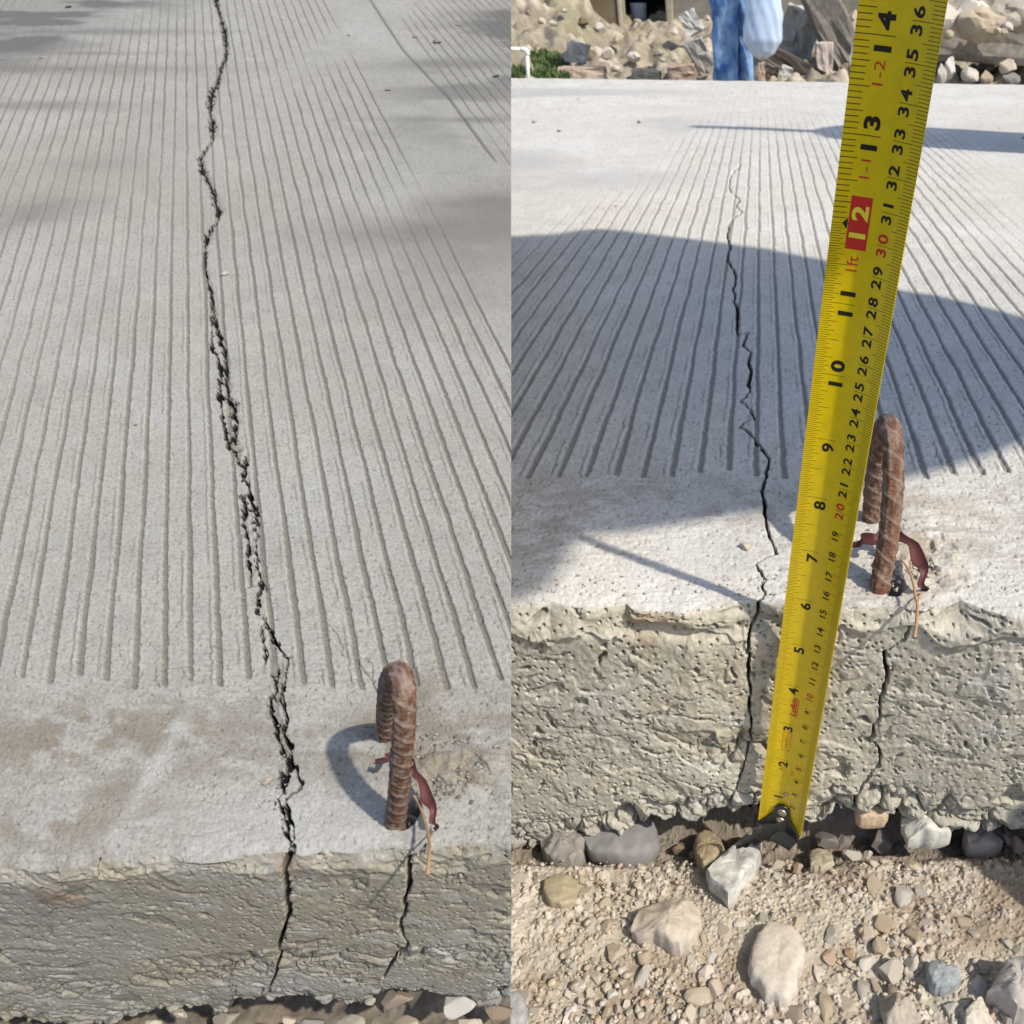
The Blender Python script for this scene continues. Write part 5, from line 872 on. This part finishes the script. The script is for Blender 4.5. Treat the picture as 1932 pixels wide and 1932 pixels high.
# ---- person in jeans with plastic bag
def person():
    Y = 5.2; px = lambda x, y, dy=0: np.array(on_y(x, y, Y + dy)); sc = (Y * cp + .1) / FP; t = empty('person', (float(px(1382, 100)[0]), Y, -.24)); tag(t, 'person in faded blue jeans standing beyond the road, seen from the knees down', 'person'); inv = Matrix.Translation(-Vector(t.location))
    M_skin = mat_flat('skin', (.30, .17, .11), .6); M_shirt = mat_flat('grey_shirt', (.25, .27, .3), .9); M_shoe = mat_flat('shoe', (.04, .035, .03), .6)
    xl, xr = float(px(1369, 100)[0]), float(px(1403, 100)[0]); xc = (xl + xr) / 2
    # one continuous body: skin modifier over a joint graph
    J = {'pel': (xc, Y + .03, .62), 'chest': (xc, Y + .02, 1.0), 'neck': (xc, Y + .02, 1.20), 'head': (xc, Y, 1.30), 'top': (xc, Y, 1.41), 'kl': (xl, Y, .22), 'kr': (xr, Y + .07, .22), 'al': (xl, Y + .02, -.17), 'ar': (xr, Y + .10, -.17), 'tl': (xl - .01, Y - .10, -.225), 'tr': (xr + .01, Y - .02, -.225), 'sl': (xc - .17, Y + .02, 1.12), 'sr': (xc + .17, Y + .02, 1.12), 'el': (xc - .22, Y + .03, .86), 'er': (xc + .22, Y + .03, .86), 'hl': (xc - .20, Y - .04, .62), 'hr': (xc + .21, Y - .02, .60)}
    Rr = {'pel': .13, 'chest': .13, 'neck': .05, 'head': .085, 'top': .07, 'kl': .04, 'kr': .034, 'al': .03, 'ar': .028, 'tl': .035, 'tr': .035, 'sl': .055, 'sr': .055, 'el': .038, 'er': .038, 'hl': .03, 'hr': .03}
    E_ = [('pel', 'chest'), ('chest', 'neck'), ('neck', 'head'), ('head', 'top'), ('pel', 'kl'), ('pel', 'kr'), ('kl', 'al'), ('kr', 'ar'), ('al', 'tl'), ('ar', 'tr'), ('chest', 'sl'), ('chest', 'sr'), ('sl', 'el'), ('sr', 'er'), ('el', 'hl'), ('er', 'hr')]
    ks = list(J); me = bpy.data.meshes.new('body'); me.from_pydata([J[k] for k in ks], [(ks.index(a), ks.index(b)) for a, b in E_], []); o = link('body', me, M_skin, t); o.matrix_parent_inverse = inv
    m = o.modifiers.new('skin', 'SKIN'); 
    for i, k in enumerate(ks): me.skin_vertices[0].data[i].radius = (Rr[k], Rr[k]); me.skin_vertices[0].data[i].use_root = (k == 'pel')
    o.modifiers.new('sub', 'SUBSURF').levels = 2; o.modifiers['sub'].render_levels = 2
    # jeans legs: tubes with folds
    m2, tt, b = nodes('denim'); N = tt.nodes.new; L = tt.links.new; tc = N('ShaderNodeTexCoord'); n1 = N('ShaderNodeTexNoise'); n1.inputs['Scale'].default_value = 13; n1.inputs['Detail'].default_value = 6; L(tc.outputs['Object'], n1.inputs[0]); cr = N('ShaderNodeValToRGB'); cr.color_ramp.elements[0].position = .35; cr.color_ramp.elements[0].color = (.045, .12, .32, 1); cr.color_ramp.elements[1].position = .65; cr.color_ramp.elements[1].color = (.24, .38, .60, 1); L(n1.outputs[0], cr.inputs[0]); L(cr.outputs[0], b.inputs['Base Color']); b.inputs['Roughness'].default_value = .9
    V = []
    def leg(pts, rad, seed):
        P = catmull(pts, 70); an = np.linspace(0, 2 * math.pi, 41); rows = []
        for i, p in enumerate(P):
            r = np.interp(i / 69, np.linspace(0, 1, len(rad)), rad); q = p[2]
            f_ = (fbm(an * 1.3 + seed, an * 0 + q * 9 + an * .8, seed, 3) - .5) * .030 + np.sin(an * 2 + q * 30 + 3 * vn(an, an * 0 + q * 4, seed)) * .0045; f_ = f_ * np.sin(an / 2) ** .3
            rows.append(np.stack([p[0] + (r + f_) * np.cos(an), p[1] + (r + f_) * np.sin(an), q + 0 * an], 1)); rows[-1][-1] = rows[-1][0]
        return grid_mesh('jeans_leg', np.array(rows)[:, ::-1])
    k = sc
    l1 = leg([(xl + .0, Y, -.20), (xl, Y, -.05), (xl + .002, Y, .10), (xl + .0, Y - .005, .25), (xl + .01, Y, .62)], [22 * k, 23 * k, 24 * k, 26 * k, .11], 3)
    l2 = leg([(xr + .006, Y + .07, -.20), (xr + .006, Y + .07, -.05), (xr + .004, Y + .07, .10), (xr - .004, Y + .06, .25), (xr - .01, Y + .02, .62)], [15 * k, 15 * k, 15 * k, 17 * k, .10], 8)
    for l_ in (l1, l2): o = link('jeans_leg', l_, m2, t); o.matrix_parent_inverse = inv
    me = tube('shirt', catmull([(xc, Y + .03, .58), (xc, Y + .03, .8), (xc, Y + .02, 1.05), (xc, Y + .02, 1.17)], 20), np.interp(np.linspace(0, 1, 20), [0, .5, .9, 1], [.165, .16, .17, .07]), 32); o = link('shirt', me, M_shirt, t); o.matrix_parent_inverse = inv
    # plastic bag held by the right hand
    an = np.linspace(0, 2 * math.pi, 49); rows = []; bx = float(px(1440, 60)[0]); by = Y - .12; zt = .60
    for i, z in enumerate(np.linspace(float(px(1440, 107)[2]), zt, 60)):
        t_ = (z - float(px(1440, 107)[2])) / (zt - float(px(1440, 107)[2])); w_ = np.interp(t_, [0, .03, .12, .3, .6, .85, 1], [.012, .055, .092, .088, .072, .045, .02]); fo = 1 + .09 * np.abs(np.sin(an * 5 + z * 18)) + .05 * np.abs(np.sin(an * 9 - z * 25)) + .14 * (fbm(an * 2, an * 0 + z * 16, 33, 3) - .5); fo[-1] = fo[0]
        cx = bx + np.interp(t_, [0, .3, 1], [-.004, .002, -.03]); rows.append(np.stack([cx + w_ * fo * np.cos(an), by + .6 * w_ * fo * np.sin(an), z + .006 * np.sin(an * 3)], 1)); rows[-1][-1] = rows[-1][0]
    me = grid_mesh('plastic_bag', np.array(rows)[:, ::-1]); mb, tb, bb = nodes('bag_film'); bb.inputs['Base Color'].default_value = (.50, .62, .82, 1); bb.inputs['Roughness'].default_value = .35; bb.inputs['Transmission Weight'].default_value = 0.25; o = link('plastic_bag', me, mb); tag(o, 'whitish blue translucent plastic bag hanging beside the blue jeans', 'plastic bag')
    c = bchunk(1450, 70, 34, 44, Y - .12, 'blue_grey', 'bluish lump of shopping inside the plastic bag', 'bag_contents', 0, 'contents')
person()
# crumbs of broken mortar round the foot of each loop and along the crack lips
def crumbs():
    its = []
    for i in range(420):
        if i < 260: x, y = 1715 + rng.normal() * 30, 1050 + rng.normal() * 26
        else: x, y = rng.uniform(966, 1932), rng.uniform(1085, 1130)
        if not (966 < x < 1932) or y > 1125: continue
        p = on_z(x, y); r = rng.uniform(.0004, .0016) * (1 if i < 260 else .5); its.append((p[0], p[1], r * .3, r * rng.uniform(.8, 1.5), r, r * .6, rng.uniform(0, 6), i))
    join_rocks('crumbs', its, M_soil, 'crumbs of broken mortar on the slab round the loop beside the tape', [np.array([.40, .37, .32]), np.array([.33, .27, .2]), np.array([.48, .46, .42])])
    its = []; cp_ = [(a, b) for a, b, c in LC1[8:]] + [(a, b) for a, b, c in LC1b]
    for i in range(560):
        if i < 300: x, y = 840 + rng.normal() * 40, 1450 + rng.normal() * 30
        else: a, b = cp_[int(rng.integers(len(cp_)))]; x, y = a + rng.normal() * 11, b + rng.normal() * 12
        if y > 1585 or x > 960: continue
        X_, F_ = L_plane(x, y); r = rng.uniform(.0002, .0007) if i < 300 else rng.uniform(.00008, .00032); p = L2W(np.array(X_), np.array(F_), np.array(r * .3)); its.append((p[0], p[1], p[2], r * rng.uniform(.8, 1.5), r, r * .7, rng.uniform(0, 6), i))
    join_rocks('crumbs', its, M_soil, 'crumbs of broken mortar on the left slab beside the crack and the loop', [np.array([.22, .215, .2]), np.array([.15, .125, .1]), np.array([.25, .245, .23])])
crumbs()
